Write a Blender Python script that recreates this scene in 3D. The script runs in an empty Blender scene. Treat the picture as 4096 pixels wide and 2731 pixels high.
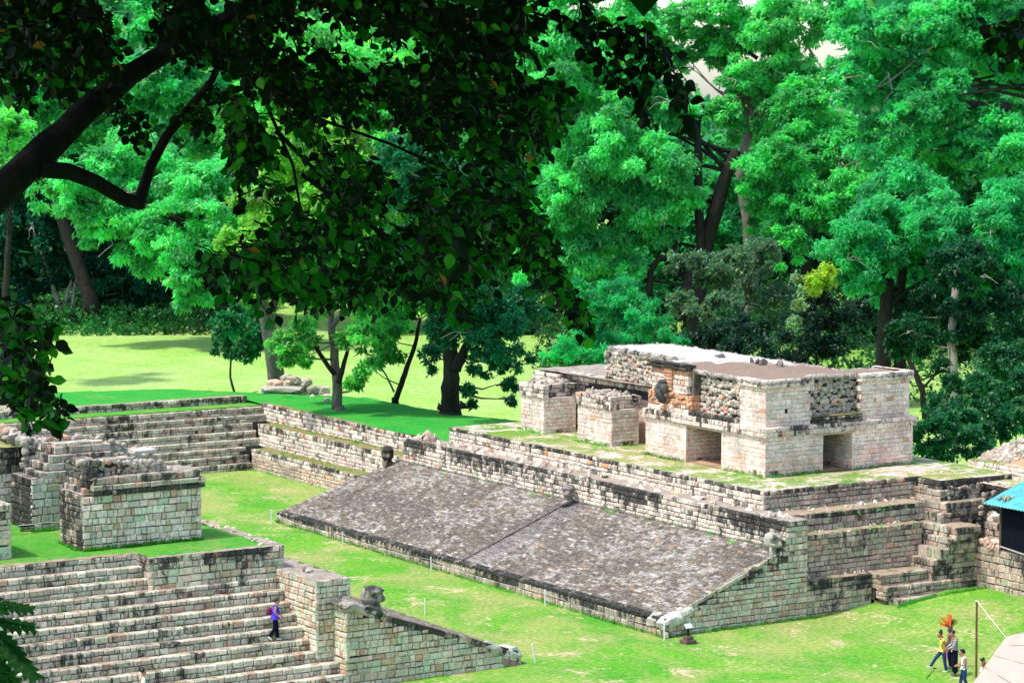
import bpy, math, random
import numpy as np
from mathutils import Vector, noise, Matrix
random.seed(7); rng = np.random.default_rng(11)
R = math.radians
scn = bpy.context.scene
COL = bpy.data.collections.new("scene"); scn.collection.children.link(COL)

# ------------------------------------------------------------------ camera (x = across the court, y = along it, z up, metres)
FPX = 10327.; H = 21.3; PITCH = math.atan(950/FPX); AZ = R(32.2)
cam_d = bpy.data.cameras.new("camera"); cam = bpy.data.objects.new("camera", cam_d); COL.objects.link(cam)
cam_d.sensor_width = 36; cam_d.lens = 36*FPX/4096; cam_d.clip_end = 6000; cam_d.clip_start = .5
cam.location = (0, 0, H); cam.rotation_euler = (math.pi/2-PITCH, 0, -AZ)
scn.camera = cam
_F0 = Vector((math.sin(AZ), math.cos(AZ), 0)); _R = Vector((math.cos(AZ), -math.sin(AZ), 0)); _Z = Vector((0, 0, 1))
_F = _F0*math.cos(PITCH)-_Z*math.sin(PITCH); _U = _F0*math.sin(PITCH)+_Z*math.cos(PITCH)
_C = Vector((0, 0, H))
def ray(u, v): return _F*FPX+_R*(u-2048)-_U*(v-1365)
def ground(u, v, z=0.):
    d = ray(u, v); return _C+d*((z-H)/d.z)
def atD(u, v, D):                       # a point seen at (u,v) of the 2352 px wide survey view, D metres ahead
    d = ray(u*1.7415, v*1.7415); return _C+d*(D/FPX)
LEFT = -_R                              # towards the left of the view, on the ground

# ------------------------------------------------------------------ materials
def nmat(name):
    m = bpy.data.materials.new(name); m.use_nodes = True; nt = m.node_tree; nt.nodes.clear()
    o = nt.nodes.new('ShaderNodeOutputMaterial'); b = nt.nodes.new('ShaderNodeBsdfPrincipled')
    nt.links.new(b.outputs[0], o.inputs[0]); b.inputs['Roughness'].default_value = .9
    b.inputs['Specular IOR Level'].default_value = .15
    return m, nt, b
class NT:
    def __init__(s, nt): s.nt = nt
    def n(s, t, **k):
        x = s.nt.nodes.new(t)
        for a, v in k.items(): setattr(x, a, v)
        return x
    def l(s, a, b): s.nt.links.new(a, b)
    def coord(s, scale=(1, 1, 1)):
        g = s.n('ShaderNodeNewGeometry'); m = s.n('ShaderNodeMapping'); m.inputs['Scale'].default_value = scale
        s.l(g.outputs['Position'], m.inputs[0]); return m.outputs[0]
    def noise(s, sc, det=4, rough=.6, vec=None, dist=0.):
        x = s.n('ShaderNodeTexNoise'); x.inputs['Scale'].default_value = sc; x.inputs['Detail'].default_value = det
        x.inputs['Roughness'].default_value = rough; x.inputs['Distortion'].default_value = dist
        s.l(vec if vec else s.coord(), x.inputs['Vector']); return x.outputs[0]
    def ramp(s, f, a, b, lo=0., hi=1.):
        x = s.n('ShaderNodeMapRange'); x.inputs[1].default_value = a; x.inputs[2].default_value = b
        x.inputs[3].default_value = lo; x.inputs[4].default_value = hi; s.l(f, x.inputs[0]); return x.outputs[0]
    def mix(s, f, a, b, mode='MIX'):
        x = s.n('ShaderNodeMix'); x.data_type = 'RGBA'; x.blend_type = mode
        for sock, v in ((x.inputs[0], f), (x.inputs[6], a), (x.inputs[7], b)):
            if isinstance(v, (int, float)): sock.default_value = v
            elif isinstance(v, tuple): sock.default_value = (*v[:3], 1)
            else: s.l(v, sock)
        return x.outputs[2]
    def math(s, op, a, b=0.):
        x = s.n('ShaderNodeMath'); x.operation = op
        for i, v in enumerate((a, b)):
            if isinstance(v, (int, float)): x.inputs[i].default_value = v
            else: s.l(v, x.inputs[i])
        return x.outputs[0]
    def bump(s, f, st, d, b):
        x = s.n('ShaderNodeBump'); x.inputs['Strength'].default_value = st; x.inputs['Distance'].default_value = d
        s.l(f, x.inputs['Height']); s.l(x.outputs[0], b.inputs['Normal'])

def mk_stone():
    m, nt, b = nmat('weathered_stone'); N = NT(nt)
    at = N.n('ShaderNodeAttribute', attribute_name='col')
    f = N.noise(9, 5, .7); c = N.mix(1., at.outputs['Color'], N.mix(N.ramp(f, .3, .7), (.62, .6, .6), (1.3, 1.3, 1.3)), 'MULTIPLY')
    big = N.noise(.9, 3, .6); c = N.mix(1., c, N.mix(N.ramp(big, .35, .65), (.8, .78, .78), (1.13, 1.13, 1.12)), 'MULTIPLY')
    # lichen: dark crusts, running in vertical streaks where the stone carries them
    st = N.noise(1.9, 6, .78, N.coord((1, 1, .45)), .5); st2 = N.noise(9, 4, .75)
    k = N.math('ADD', N.math('MULTIPLY', st, .72), N.math('MULTIPLY', st2, .28))
    th = N.math('SUBTRACT', .70, N.math('MULTIPLY', at.outputs['Alpha'], .42))
    s = N.math('MULTIPLY', N.math('SUBTRACT', k, th), 11.)
    cl = N.n('ShaderNodeClamp'); N.l(s, cl.inputs[0])
    c = N.mix(N.math('MULTIPLY', cl.outputs[0], .95), c, N.mix(st2, (.012, .013, .014), (.05, .052, .046)))
    w = N.noise(16, 3, .7); c = N.mix(N.ramp(w, .64, .72, 0, .55), c, (.62, .6, .54))
    N.l(c, b.inputs['Base Color']); N.bump(N.math('ADD', f, N.math('MULTIPLY', w, .5)), .8, .05, b); return m
def mk_mortar():
    m, nt, b = nmat('dark_mortar'); N = NT(nt); f = N.noise(5, 5, .7)
    N.l(N.mix(N.ramp(f, .35, .7), (.07, .062, .05), (.24, .2, .16)), b.inputs['Base Color']); N.bump(f, .8, .06, b); return m
def mk_tread(name, dirt, stone, moss, mossamt=.5, sc=1.):
    m, nt, b = nmat(name); N = NT(nt); f = N.noise(3.5*sc, 6, .75); g = N.noise(.8*sc, 4, .65); h = N.noise(13*sc, 3, .7)
    c = N.mix(N.ramp(f, .38, .62), dirt, stone)
    c = N.mix(N.ramp(h, .6, .68, 0, .7), c, (.6, .56, .5))
    c = N.mix(N.math('MULTIPLY', N.ramp(g, .5, .6), mossamt), c, N.mix(N.ramp(f, .4, .6), moss, tuple(x*.45 for x in moss)))
    N.l(c, b.inputs['Base Color']); N.bump(N.math('ADD', f, h), .9, .06, b); return m
def mk_grass(name, a, b_, dry, dryamt=(.55, .7), dirt=None, dirtamt=(.62, .7), sc=1.):
    m, nt, b = nmat(name); N = NT(nt)
    f = N.noise(.35*sc, 5, .6); h = N.noise(5*sc, 4, .75); k = N.noise(24*sc, 3, .8); d = N.noise(.22*sc, 6, .7, N.coord((1, .7, 1)), .6)
    c = N.mix(N.ramp(f, .35, .65), a, b_)
    dd = N.math('ADD', N.math('MULTIPLY', d, .8), N.math('MULTIPLY', h, .2))
    c = N.mix(N.ramp(dd, dryamt[0], dryamt[1], 0, .6), c, dry)
    if dirt:
        e = N.noise(.5*sc, 6, .75, N.coord(), .5); e = N.math('ADD', N.math('MULTIPLY', e, .75), N.math('MULTIPLY', h, .25))
        c = N.mix(N.ramp(e, dirtamt[0], dirtamt[1]), c, N.mix(N.ramp(k, .4, .6), dirt, tuple(min(1, x*1.5) for x in dirt)))
    c = N.mix(1., c, N.mix(N.ramp(h, .3, .7), (.62, .7, .6), (1.35, 1.25, 1.5)), 'MULTIPLY')
    c = N.mix(1., c, N.mix(N.ramp(k, .3, .7), (.55, .65, .5), (1.5, 1.35, 1.8)), 'MULTIPLY')
    N.l(c, b.inputs['Base Color']); N.bump(N.math('ADD', k, h), .7, .05, b); return m
def mk_leaf(name, gloss=.35, trans=.35, vein=False):
    m, nt, b = nmat(name); N = NT(nt); at = N.n('ShaderNodeAttribute', attribute_name='col')
    b.inputs['Roughness'].default_value = .45; b.inputs['Specular IOR Level'].default_value = gloss
    N.l(at.outputs['Color'], b.inputs['Base Color'])
    t = N.n('ShaderNodeBsdfTranslucent'); c = N.mix(1., at.outputs['Color'], (1.05, 1.4, .65), 'MULTIPLY'); N.l(c, t.inputs[0])
    mx = N.n('ShaderNodeMixShader'); mx.inputs[0].default_value = trans
    N.l(b.outputs[0], mx.inputs[1]); N.l(t.outputs[0], mx.inputs[2])
    N.l(mx.outputs[0], [x for x in nt.nodes if x.type == 'OUTPUT_MATERIAL'][0].inputs[0]); return m
def mk_bark(name, a, b_, moss=(.05, .09, .02), mossamt=.3):
    m, nt, b = nmat(name); N = NT(nt); f = N.noise(6, 6, .75, N.coord((1, 1, .22))); g = N.noise(1.2, 4, .6)
    c = N.mix(N.ramp(f, .35, .65), a, b_); c = N.mix(N.ramp(g, .5, .62, 0, mossamt), c, moss)
    N.l(c, b.inputs['Base Color']); N.bump(f, 1., .12, b); return m
def mk_plain(name, c, rough=.7, var=.15, sc=20, spec=.2, metal=0.):
    m, nt, b = nmat(name); N = NT(nt); f = N.noise(sc, 3, .6)
    N.l(N.mix(N.ramp(f, .3, .7), tuple(x*(1-var) for x in c), tuple(min(1, x*(1+var)) for x in c)), b.inputs['Base Color'])
    b.inputs['Roughness'].default_value = rough; b.inputs['Specular IOR Level'].default_value = spec; b.inputs['Metallic'].default_value = metal
    return m
M = dict(
    stone=mk_stone(), mortar=mk_mortar(),
    tread=mk_tread('earthy_tread', (.3, .2, .12), (.42, .34, .25), (.12, .2, .03), .45),
    mosstread=mk_tread('mossy_tread', (.2, .15, .06), (.32, .24, .12), (.13, .3, .03), .9),
    captop=mk_tread('worn_stone_top', (.27, .22, .18), (.5, .42, .34), (.1, .12, .05), .3, 1.6),
    dirt=mk_tread('bare_earth', (.4, .24, .14), (.48, .32, .2), (.2, .2, .06), .5),
    court=mk_grass('court_grass', (.06, .3, .014), (.14, .37, .022), (.42, .37, .12), (.42, .58), (.5, .37, .2), (.545, .65)),
    lawn=mk_grass('mound_grass', (.02, .3, .025), (.05, .34, .03), (.17, .34, .05), (.55, .72), (.3, .2, .1), (.69, .74)),
    field=mk_grass('field_grass', (.22, .46, .06), (.3, .48, .08), (.4, .5, .16), (.42, .62), None, sc=.6),
    platform=mk_grass('platform_grass', (.08, .28, .012), (.22, .31, .04), (.42, .35, .16), (.42, .6), (.55, .42, .3), (.48, .57), 1.4),
    wplat=mk_grass('west_platform_grass', (.05, .3, .02), (.11, .34, .03), (.3, .34, .08), (.5, .68), (.5, .42, .3), (.66, .72), 1.5),
    leaf=mk_leaf('foliage', .45, .58), fleaf=mk_leaf('broad_leaf', .12, .35),
    bark=mk_bark('grey_bark', (.1, .085, .075), (.26, .22, .19)), darkbark=mk_bark('dark_bark', (.012, .011, .01), (.045, .038, .033), (.02, .035, .01), .4),
    fbark=mk_bark('shaded_bark', (.003, .0025, .002), (.02, .016, .014), (.006, .008, .004), .2),
    palebark=mk_bark('pale_bark', (.28, .25, .22), (.5, .45, .4)),
)
# roof: limewashed at one end, brown weathered concrete at the other
def mk_roof():
    m, nt, b = nmat('weathered_roof_plaster'); N = NT(nt)
    sx = N.n('ShaderNodeSeparateXYZ'); g = N.n('ShaderNodeNewGeometry'); N.l(g.outputs['Position'], sx.inputs[0])
    f = N.noise(1.1, 6, .75, N.coord(), .6); h = N.noise(9, 4, .7)
    q = N.math('ADD', N.math('ADD', N.ramp(sx.outputs[1], 93., 99., -.6, .6), N.ramp(sx.outputs[0], 70., 75.5, -.45, .35)), N.ramp(f, .25, .75, -.45, .45))
    c = N.mix(N.ramp(q, -.12, .08), N.mix(N.ramp(h, .3, .7), (.17, .115, .085), (.3, .22, .165)), N.mix(N.ramp(h, .3, .7), (.54, .5, .46), (.7, .67, .62)))
    N.l(c, b.inputs['Base Color']); N.bump(f, .5, .06, b); return m
M['roof'] = mk_roof()

# ------------------------------------------------------------------ mesh builder
class MB:
    def __init__(s): s.v = []; s.f = []; s.c = []; s.m = []; s.mats = []
    def mi(s, mat):
        if mat not in s.mats: s.mats.append(mat)
        return s.mats.index(mat)
    def face(s, idx, col, mi): s.f.append(idx); s.c.append(col); s.m.append(mi)
    def quad(s, a, b, c, d, mat, col=(.5, .5, .5, 0)):
        n = len(s.v); s.v += [tuple(a), tuple(b), tuple(c), tuple(d)]; s.face((n, n+1, n+2, n+3), col, s.mi(mat))
    def poly(s, pts, mat, col=(.5, .5, .5, 0)):
        n = len(s.v); s.v += [tuple(p) for p in pts]; s.face(tuple(range(n, n+len(pts))), col, s.mi(mat))
    def box(s, x0, y0, z0, x1, y1, z1, mat, col=(.5, .5, .5, 0)):
        n = len(s.v); s.v += [(x, y, z) for z in (z0, z1) for y in (y0, y1) for x in (x0, x1)]
        for q in ((0, 2, 3, 1), (4, 5, 7, 6), (0, 1, 5, 4), (1, 3, 7, 5), (3, 2, 6, 7), (2, 0, 4, 6)): s.face(tuple(n+i for i in q), col, s.mi(mat))
    def prism(s, pts, z0, z1, mat, col=(.5, .5, .5, 0)):
        n = len(s.v); k = len(pts); s.v += [(p[0], p[1], z0) for p in pts]+[(p[0], p[1], z1) for p in pts]; mi = s.mi(mat)
        s.face(tuple(range(n+k-1, n-1, -1)), col, mi); s.face(tuple(range(n+k, n+2*k)), col, mi)
        for i in range(k): j = (i+1) % k; s.face((n+i, n+j, n+k+j, n+k+i), col, mi)
    def tube(s, pts, rad, mat, sides=8, col=(.5, .5, .5, 0), cap=True, rough=0.):
        pts = [Vector(p) for p in pts]; n0 = len(s.v); mi = s.mi(mat); K = len(pts)
        if isinstance(rad, (int, float)): rad = [rad]*K
        prev = None
        for i, p in enumerate(pts):
            t = (pts[min(i+1, K-1)]-pts[max(i-1, 0)]).normalized()
            a = prev if prev else (Vector((0, 0, 1)) if abs(t.z) < .9 else Vector((1, 0, 0)))
            u = (a-t*a.dot(t)).normalized(); w = t.cross(u); prev = u
            for j in range(sides):
                th = 2*math.pi*j/sides; r = rad[i]*(1+rough*(noise.noise((p.x*3+j, p.y*3, p.z*2))))
                s.v.append(tuple(p+u*math.cos(th)*r+w*math.sin(th)*r))
        for i in range(K-1):
            for j in range(sides):
                a = n0+i*sides+j; b = n0+i*sides+(j+1) % sides; s.face((a, b, b+sides, a+sides), col, mi)
        if cap:
            s.face(tuple(n0+j for j in reversed(range(sides))), col, mi); s.face(tuple(n0+(K-1)*sides+j for j in range(sides)), col, mi)
    def block(s, O, U, V, N, w, h, d, col, bev=.018, jit=.012, mat=None):
        """dressed stone: lower-left front corner O, width along U, height along V, front towards N, depth d"""
        n = len(s.v); mi = s.mi(mat or M['stone']); r = random.uniform
        b = min(bev, w*.25, h*.25)
        tilt = (r(-jit, jit), r(-jit, jit))
        for (inset, off) in ((0, -d), (0, -b), (b, 0)):
            for (a, c) in ((0, 0), (1, 0), (1, 1), (0, 1)):
                uu = inset if a == 0 else w-inset; vv = inset if c == 0 else h-inset
                uu += r(-jit, jit)*.6; vv += r(-jit, jit)*.6
                p = O+U*uu+V*vv+N*(off+(tilt[0]*(a-.5)+tilt[1]*(c-.5) if off == 0 else 0)); s.v.append((p.x, p.y, p.z))
        for k in (0, 1):
            for i in range(4):
                j = (i+1) % 4; s.face((n+4*k+i, n+4*k+j, n+4*k+4+j, n+4*k+4+i), col, mi)
        s.face((n+8, n+9, n+10, n+11), col, mi)
    def build(s, name, parent=None, smooth=False):
        me = bpy.data.meshes.new(name); me.from_pydata(s.v, [], s.f); me.update()
        for m in s.mats: me.materials.append(m)
        me.polygons.foreach_set('material_index', s.m)
        ca = me.color_attributes.new('col', 'FLOAT_COLOR', 'CORNER')
        lt = np.array([len(f) for f in s.f]); cols = np.repeat(np.array([c if len(c) == 4 else (*c, 0) for c in s.c], dtype=np.float32), lt, axis=0)
        ca.data.foreach_set('color', cols.ravel())
        if smooth: me.polygons.foreach_set('use_smooth', [True]*len(s.f))
        o = bpy.data.objects.new(name, me); COL.objects.link(o)
        if parent: o.parent = parent; o.matrix_parent_inverse = Matrix.Translation(-parent.location)
        return o
def tag(o, label=None, cat=None, group=None, kind=None):
    if label: o['label'] = label
    if cat: o['category'] = cat
    if group: o['group'] = group
    if kind: o['kind'] = kind
    return o
def thing(name, label, cat, loc=(0, 0, 0), group=None):
    o = bpy.data.objects.new(name, None); COL.objects.link(o); o.location = loc; o.empty_display_size = .3
    bpy.context.view_layer.update(); return tag(o, label, cat, group)

# palettes: (weight, rgb)
PAL = dict(
    cream=[(5, (.74, .64, .55)), (4, (.68, .59, .5)), (3, (.69, .64, .53)), (1.4, (.57, .57, .47)), (1.4, (.7, .54, .44)), (.15, (.6, .36, .22))],
    grey=[(5, (.46, .41, .34)), (4, (.38, .35, .29)), (2, (.36, .37, .28)), (2.5, (.5, .4, .32)), (1, (.42, .3, .23))],
    green=[(5, (.57, .53, .42)), (3, (.5, .53, .42)), (3, (.6, .51, .43)), (1.3, (.44, .53, .4)), (.8, (.5, .39, .26)), (.5, (.52, .33, .26)), (1.5, (.5, .44, .31))],
    wall=[(5, (.68, .61, .53)), (4, (.6, .55, .48)), (2.5, (.56, .56, .47)), (2., (.64, .54, .47)), (.25, (.66, .34, .18)), (1.6, (.22, .21, .19))],
    pink=[(4, (.5, .4, .33)), (3, (.47, .41, .34)), (2, (.36, .3, .25)), (.7, (.58, .37, .27)), (1.5, (.38, .39, .3))],
    slope=[(5, (.175, .155, .125)), (4, (.225, .2, .165)), (3, (.28, .25, .21)), (.6, (.45, .41, .35)), (.3, (.3, .2, .13)), (.8, (.17, .15, .14))],
    steps=[(5, (.53, .51, .43)), (4, (.45, .46, .38)), (2, (.52, .45, .37)), (.6, (.44, .33, .26)), (1, (.6, .57, .48))],
    orange=[(3, (.62, .33, .2)), (2, (.6, .42, .3)), (2, (.5, .28, .17))],
    rubble=[(4, (.46, .42, .36)), (3, (.36, .35, .3)), (2, (.56, .51, .45)), (1, (.62, .38, .27)), (1, (.32, .31, .27))],
)
def pal(name, a=0., var=.14):
    P = PAL[name]; c = random.choices([p[1] for p in P], [p[0] for p in P])[0]; k = 1+random.uniform(-var, var)
    if name in ('wall', 'green', 'grey', 'pink', 'steps', 'cream'): k *= 1.1
    tr_, tg_, tb_ = (1., .97, .93) if name == 'slope' else ((1.04, .965, .97) if name == 'cream' else (1.04, .985, .94))
    return (c[0]*k*tr_, c[1]*k*tg_, c[2]*k*tb_, max(0, min(1, a+random.uniform(-.12, .12))))
X = Vector((1, 0, 0)); Y = Vector((0, 1, 0)); Z = Vector((0, 0, 1))
def clad(mb, O, U, V, N, w, h, bw, bh, p, lim=None, stain=None, prd=.035, dep=.1, gap=.022, jit=.02, bev=.03, colf=None):
    O = Vector(O); bw *= .82; bh *= 1.1; rows = max(1, round(h/bh)); hs = [random.uniform(.78, 1.22) for _ in range(rows)]; t = 0; sc = h/sum(hs)
    for ri, hh in enumerate(hs):
        hh *= sc; s0, s1 = lim(t+hh*.5) if lim else (0, w)
        s = s0-random.uniform(0, bw*.5) if False else s0
        while s < s1-.02:
            ww = bw*random.choice((.5, .65, .8, 1, 1, 1.25, 1.5, 1.9)); ww = min(ww, s1-s)
            if s1-s-ww < bw*.35: ww = s1-s
            a = stain(s+ww/2, t+hh/2) if stain else .3
            c = colf(s+ww/2, t+hh/2, a) if colf else pal(p, a)
            fz = min(1, gap/.022); wv = .028*fz*noise.noise((s*.45+ri*7, ri*3.1, O.z)) if 0 < ri < rows-1 else 0; sh = random.choice((0, 0, 0, .01, .022))*fz if ri < rows-1 else 0
            mb.block(O+U*(s+gap/2)+V*(t+gap/2+wv*hh/.2)+N*(random.uniform(0, prd)+.05*min(1, gap/.022)*noise.noise((s*.4, t*.6, O.x+O.y))), U, V, N, ww-gap, hh-gap-sh, dep, c, bev, jit)
            s += ww
        t += hh
_ico = None
def ico():
    global _ico
    if _ico is None:
        import bmesh
        bm = bmesh.new(); bmesh.ops.create_icosphere(bm, subdivisions=2, radius=1); bm.verts.ensure_lookup_table()
        _ico = ([v.co.copy() for v in bm.verts], [tuple(v.index for v in f.verts) for f in bm.faces]); bm.free()
    return _ico
def stoneball(mb, c, r, col, rot=None, mat=None, ang=.5):
    vs, fs = ico(); n = len(mb.v); mi = mb.mi(mat or M['stone']); off = Vector((random.uniform(0, 99), 0, 0))
    Rm = rot or Matrix.Rotation(random.uniform(0, 6), 3, Vector((random.uniform(-1, 1), random.uniform(-1, 1), random.uniform(-1, 1))).normalized())
    for v in vs:
        q = v.copy(); k = max(abs(q.x), abs(q.y), abs(q.z)); q = q/(k**ang)   # towards a rounded block
        q *= 1+.3*noise.noise(v*1.9+off)+.1*noise.noise(v*5+off)
        q = Vector((q.x*r[0], q.y*r[1], q.z*r[2])); q = Rm @ q+Vector(c); mb.v.append((q.x, q.y, q.z))
    for f in fs: mb.face(tuple(n+i for i in f), col, mi)
def rubble(mb, O, U, V, N, w, h, size, p='rubble', lim=None, stain=.25):
    O = Vector(O); t = size*.4
    while t < h:
        s0, s1 = lim(t) if lim else (0, w); s = s0+random.uniform(0, size*.5)
        while s < s1:
            r = size*random.uniform(.34, .62)
            ax = Matrix((U, V, N)).transposed() @ Matrix.Rotation(random.uniform(-.5, .5), 3, 'Z')
            stoneball(mb, O+U*s+V*(t+random.uniform(-.3, .3)*size)+N*random.uniform(-.03, .05), (r*random.uniform(.85, 1.25), r*.8, r*.7), pal(p, stain), ax)
            s += r*2*.96
        t += size*.78
def sheet(mb, x0, x1, y0, y1, z, mat, res=.25, amp=.02, zf=None):
    nx = max(1, int((x1-x0)/res)); ny = max(1, int((y1-y0)/res)); n = len(mb.v); mi = mb.mi(mat)
    for j in range(ny+1):
        for i in range(nx+1):
            x = x0+(x1-x0)*i/nx; y = y0+(y1-y0)*j/ny; zz = (zf(x, y) if zf else z)+amp*noise.noise((x*2.3, y*2.3, z))
            mb.v.append((x, y, zz))
    for j in range(ny):
        for i in range(nx):
            a = n+j*(nx+1)+i; mb.face((a, a+1, a+nx+2, a+nx+1), (.5, .5, .5, 0), mi)
def topst(h, k=.6, base=.25):         # more lichen towards the top courses
    return lambda s, t: base+k*max(0, (t/h-.45))*1.6*(.5+.9*abs(noise.noise((s*.35, t, 3.3))))
S_, MO = M['stone'], M['mortar']
# ------------------------------------------------------------------ ground
def court_z(x, y):
    k = max(0, min(1, (x-67)/7))*max(0, min(1, (84.5-y)/1.5))*max(0, min(1, (y-70)/9)); return .62*k*k*(3-2*k)
g = MB(); sheet(g, 25, 100, 62, 138, 0, M['court'], .5, .03, court_z)
tag(g.build('court_lawn', smooth=True), kind='structure')
g = MB(); sheet(g, -900, 1500, -300, 2200, -.35, M['court'], 150, 0.)
tag(g.build('ground'), kind='structure')
CREST = [(40, 152.5), (61.5, 151), (68.6, 149.1), (70.1, 146.3), (75.6, 139.5), (76.2, 133), (76.6, 125.6), (77.2, 121.2), (79, 112), (81, 100), (82.5, 90), (84, 80), (84.5, 60)]
def crest_d(x, y):          # signed distance outside the crest line (positive = beyond it)
    best = 1e9; sg = 1
    for a, b in zip(CREST, CREST[1:]):
        dx, dy = b[0]-a[0], b[1]-a[1]; L = dx*dx+dy*dy; t = max(0, min(1, ((x-a[0])*dx+(y-a[1])*dy)/L))
        d = math.hypot(x-a[0]-t*dx, y-a[1]-t*dy)
        if d < best: best = d; sg = 1 if (dx*(y-a[1])-dy*(x-a[0])) > 0 else -1
    return best*sg
def mound_z(x, y):
    top = 3.42+.5*max(0, min(1, (128-y)/14))*max(0, min(1, (x-68)/5)); d = crest_d(x, y)+.4*noise.noise((x*.3, y*.3, 5))
    if d < 0: return top-.02*max(0, 3+d)**2*.5
    k = min(1, d/6.5); return top*(1-k*k*(3-2*k))+.25*k-.09
def mound_part(name, x0, x1, y0, y1, res):
    g = MB(); sheet(g, x0, x1, y0, y1, 0, M['lawn'], res, .05, mound_z); return g
g = MB()
sheet(g, 69.25, 90, 115.4, 138.3, 0, M['lawn'], .5, .05, mound_z)
sheet(g, 66.85, 90, 111.8, 115.4, 0, M['lawn'], .5, .05, mound_z)
sheet(g, 69.25, 90, 138.3, 140.35, 0, M['lawn'], .5, .05, mound_z)
sheet(g, 36, 90, 140.35, 163, 0, M['lawn'], .6, .05, mound_z)
sheet(g, 77.5, 90, 84, 111.8, 0, M['lawn'], .6, .05, lambda x, y: min(mound_z(x, y), 4.6))
tag(g.build('lawn_mound', smooth=True), kind='structure')
def field_z(x, y):
    D = x*_F0.x+y*_F0.y; L = x*_R.x+y*_R.y
    z = .12; k = max(0, min(1, (D-238)/60))
    return z+3*k*k
g = MB(); mi = g.mi(M['field']); NX, NY = 147, 120
for j in range(NY+1):
    for i in range(NX+1):
        x, y = -80+3*i, 60+3*j; g.v.append((x, y, field_z(x, y)+.08*noise.noise((x*.7, y*.7, 0))))
for j in range(NY):
    for i in range(NX):
        x, y = -80+3*i, 60+3*j
        if (x < 87 and y < 90) or (x < 80 and y < 150): continue
        a = j*(NX+1)+i; g.face((a, a+1, a+NX+2, a+NX+1), (.5, .5, .5, 0), mi)
tag(g.build('field', smooth=True), kind='structure')
# hill the photographer stands on (below the view)
g = MB()
def hill_z(x, y):
    D = math.hypot(x, y); return -.3+16.6*max(0, 1-max(0, D-14)/34)**1.4 if D < 48 else -.3
sheet(g, -50, 50, -50, 50, 0, M['lawn'], 1.5, .1, hill_z)
tag(g.build('hill', smooth=True), kind='structure')

# ------------------------------------------------------------------ east ball court platform
E = thing('ball_court_platform', 'long stone ball court platform with sloping paved bench and terraced right end', 'ball court', (66, 100, 0))
XB, XT, ZB, ZT, YE = 59.55, 65.73, .5, 3.0, 83.13
def zb(y): return .74-.24*(y-83)/34
# sloping bench
m = MB(); m.poly([(XB+.1, YE+.1, zb(83)-.13), (XB+.1, 117.1, .38), (XT+.3, 115.2, ZT-.12), (XT+.3, YE+.1, ZT-.12)][::-1], MO)
U = -Y; V = Vector((XT-XB, 0, ZT-.68)).normalized(); N = Vector((-V.z, 0, V.x)); L = math.hypot(XT-XB, ZT-.68)
O = Vector((XB, 117.1, 0))
nrow = 46; t = 0
for i in range(nrow):
    hh = L/nrow; tt = i*hh; k = tt/L; s = 1.9*k; s1 = 117.1-YE
    while s < s1:
        yc = 117.1-s; ctr = abs(yc-98.95+.3) < 1.0
        ww = random.choice((.14, .19, .24, .3, .42))*(1.6 if ctr else 1); ww = min(ww, s1-s)
        if s1-s-ww < .12: ww = s1-s
        zz = zb(yc)+(ZT-zb(yc))*k; P = Vector((XB+(XT-XB)*k, 117.1-s, zz))
        c = pal('slope', .2); n = noise.noise((P.x*.5, P.y*.35, 1.5))
        if ctr: q = random.uniform(.16, .27)*(1+.3*n); c = (q, q*.9, q*.84, .15)
        elif n+.5*noise.noise((P.x*1.7, P.y*1.7, 4)) > .12 and random.random() < .42 or random.random() < .09: q = random.uniform(.24, .42); c = (q, q*.93, q*.83, .1)
        elif n < -.05 and random.random() < .6: q = random.uniform(.13, .21); c = (q*1.05, q*.92, q*.76, .1)
        elif k > .93 and random.random() < .05: c = (.08, .3, .04, 0)
        if k < .03: q = random.uniform(.2, .34); c = (q, q*.93, q*.8, .7)
        elif i == nrow-1: c = (.2, .17, .14, .5)
        g_ = .03 if abs(yc-98.95) < .3 and ctr else .02
        m.block(P+N*random.uniform(0, .02), U, V, N, max(.05, ww-g_), hh-.02, .09, c, .02, .014)
        s += ww
# dark joint up the middle of the slope
m.tube([(XB+.1, 98.95, .75), (XB+3, 98.93, 1.83), (XT-.3, 98.97, 2.93)], .035, MO, 5)
m.build('bench_slope', E)
# low front of the bench
m = MB(); m.box(XB+.1, YE+.1, -.3, XB+.7, 117.0, .45, MO)
clad(m, (XB, 117.16, -.05), -Y, Z, -X, 117.16-82.85, .6, .36, .22, 'grey', stain=lambda s, t: .35+.7*(t/.6)*abs(noise.noise((s*.3, 1, 2))+.4))
for s in range(0, 95):           # rounded kerb stones along the foot of the slope
    y = 117.0-s*.36; z = zb(y); stoneball(m, (XB+.1, y, z-.06), (.14, .18, .1), pal('slope', .8), Matrix.Identity(3), ang=.8)
for (x, y, z, r, col) in ((59.9, 83.2, .62, (.5, .32, .28), (.6, .58, .52, .15)), (60.6, 83.3, .85, (.45, .3, .26), (.55, .52, .44, .25)), (59.8, 83.95, .58, (.35, .4, .24), (.5, .46, .4, .3)), (59.85, 116.9, .3, (.34, .3, .26), (.5, .47, .42, .2)), (60.3, 116.9, .55, (.5, .3, .18), (.45, .4, .35, .2))):
    stoneball(m, (x, y, z), r, col, Matrix.Rotation(-.36, 3, 'Y'), ang=.75)
m.build('bench_front', E)
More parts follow.
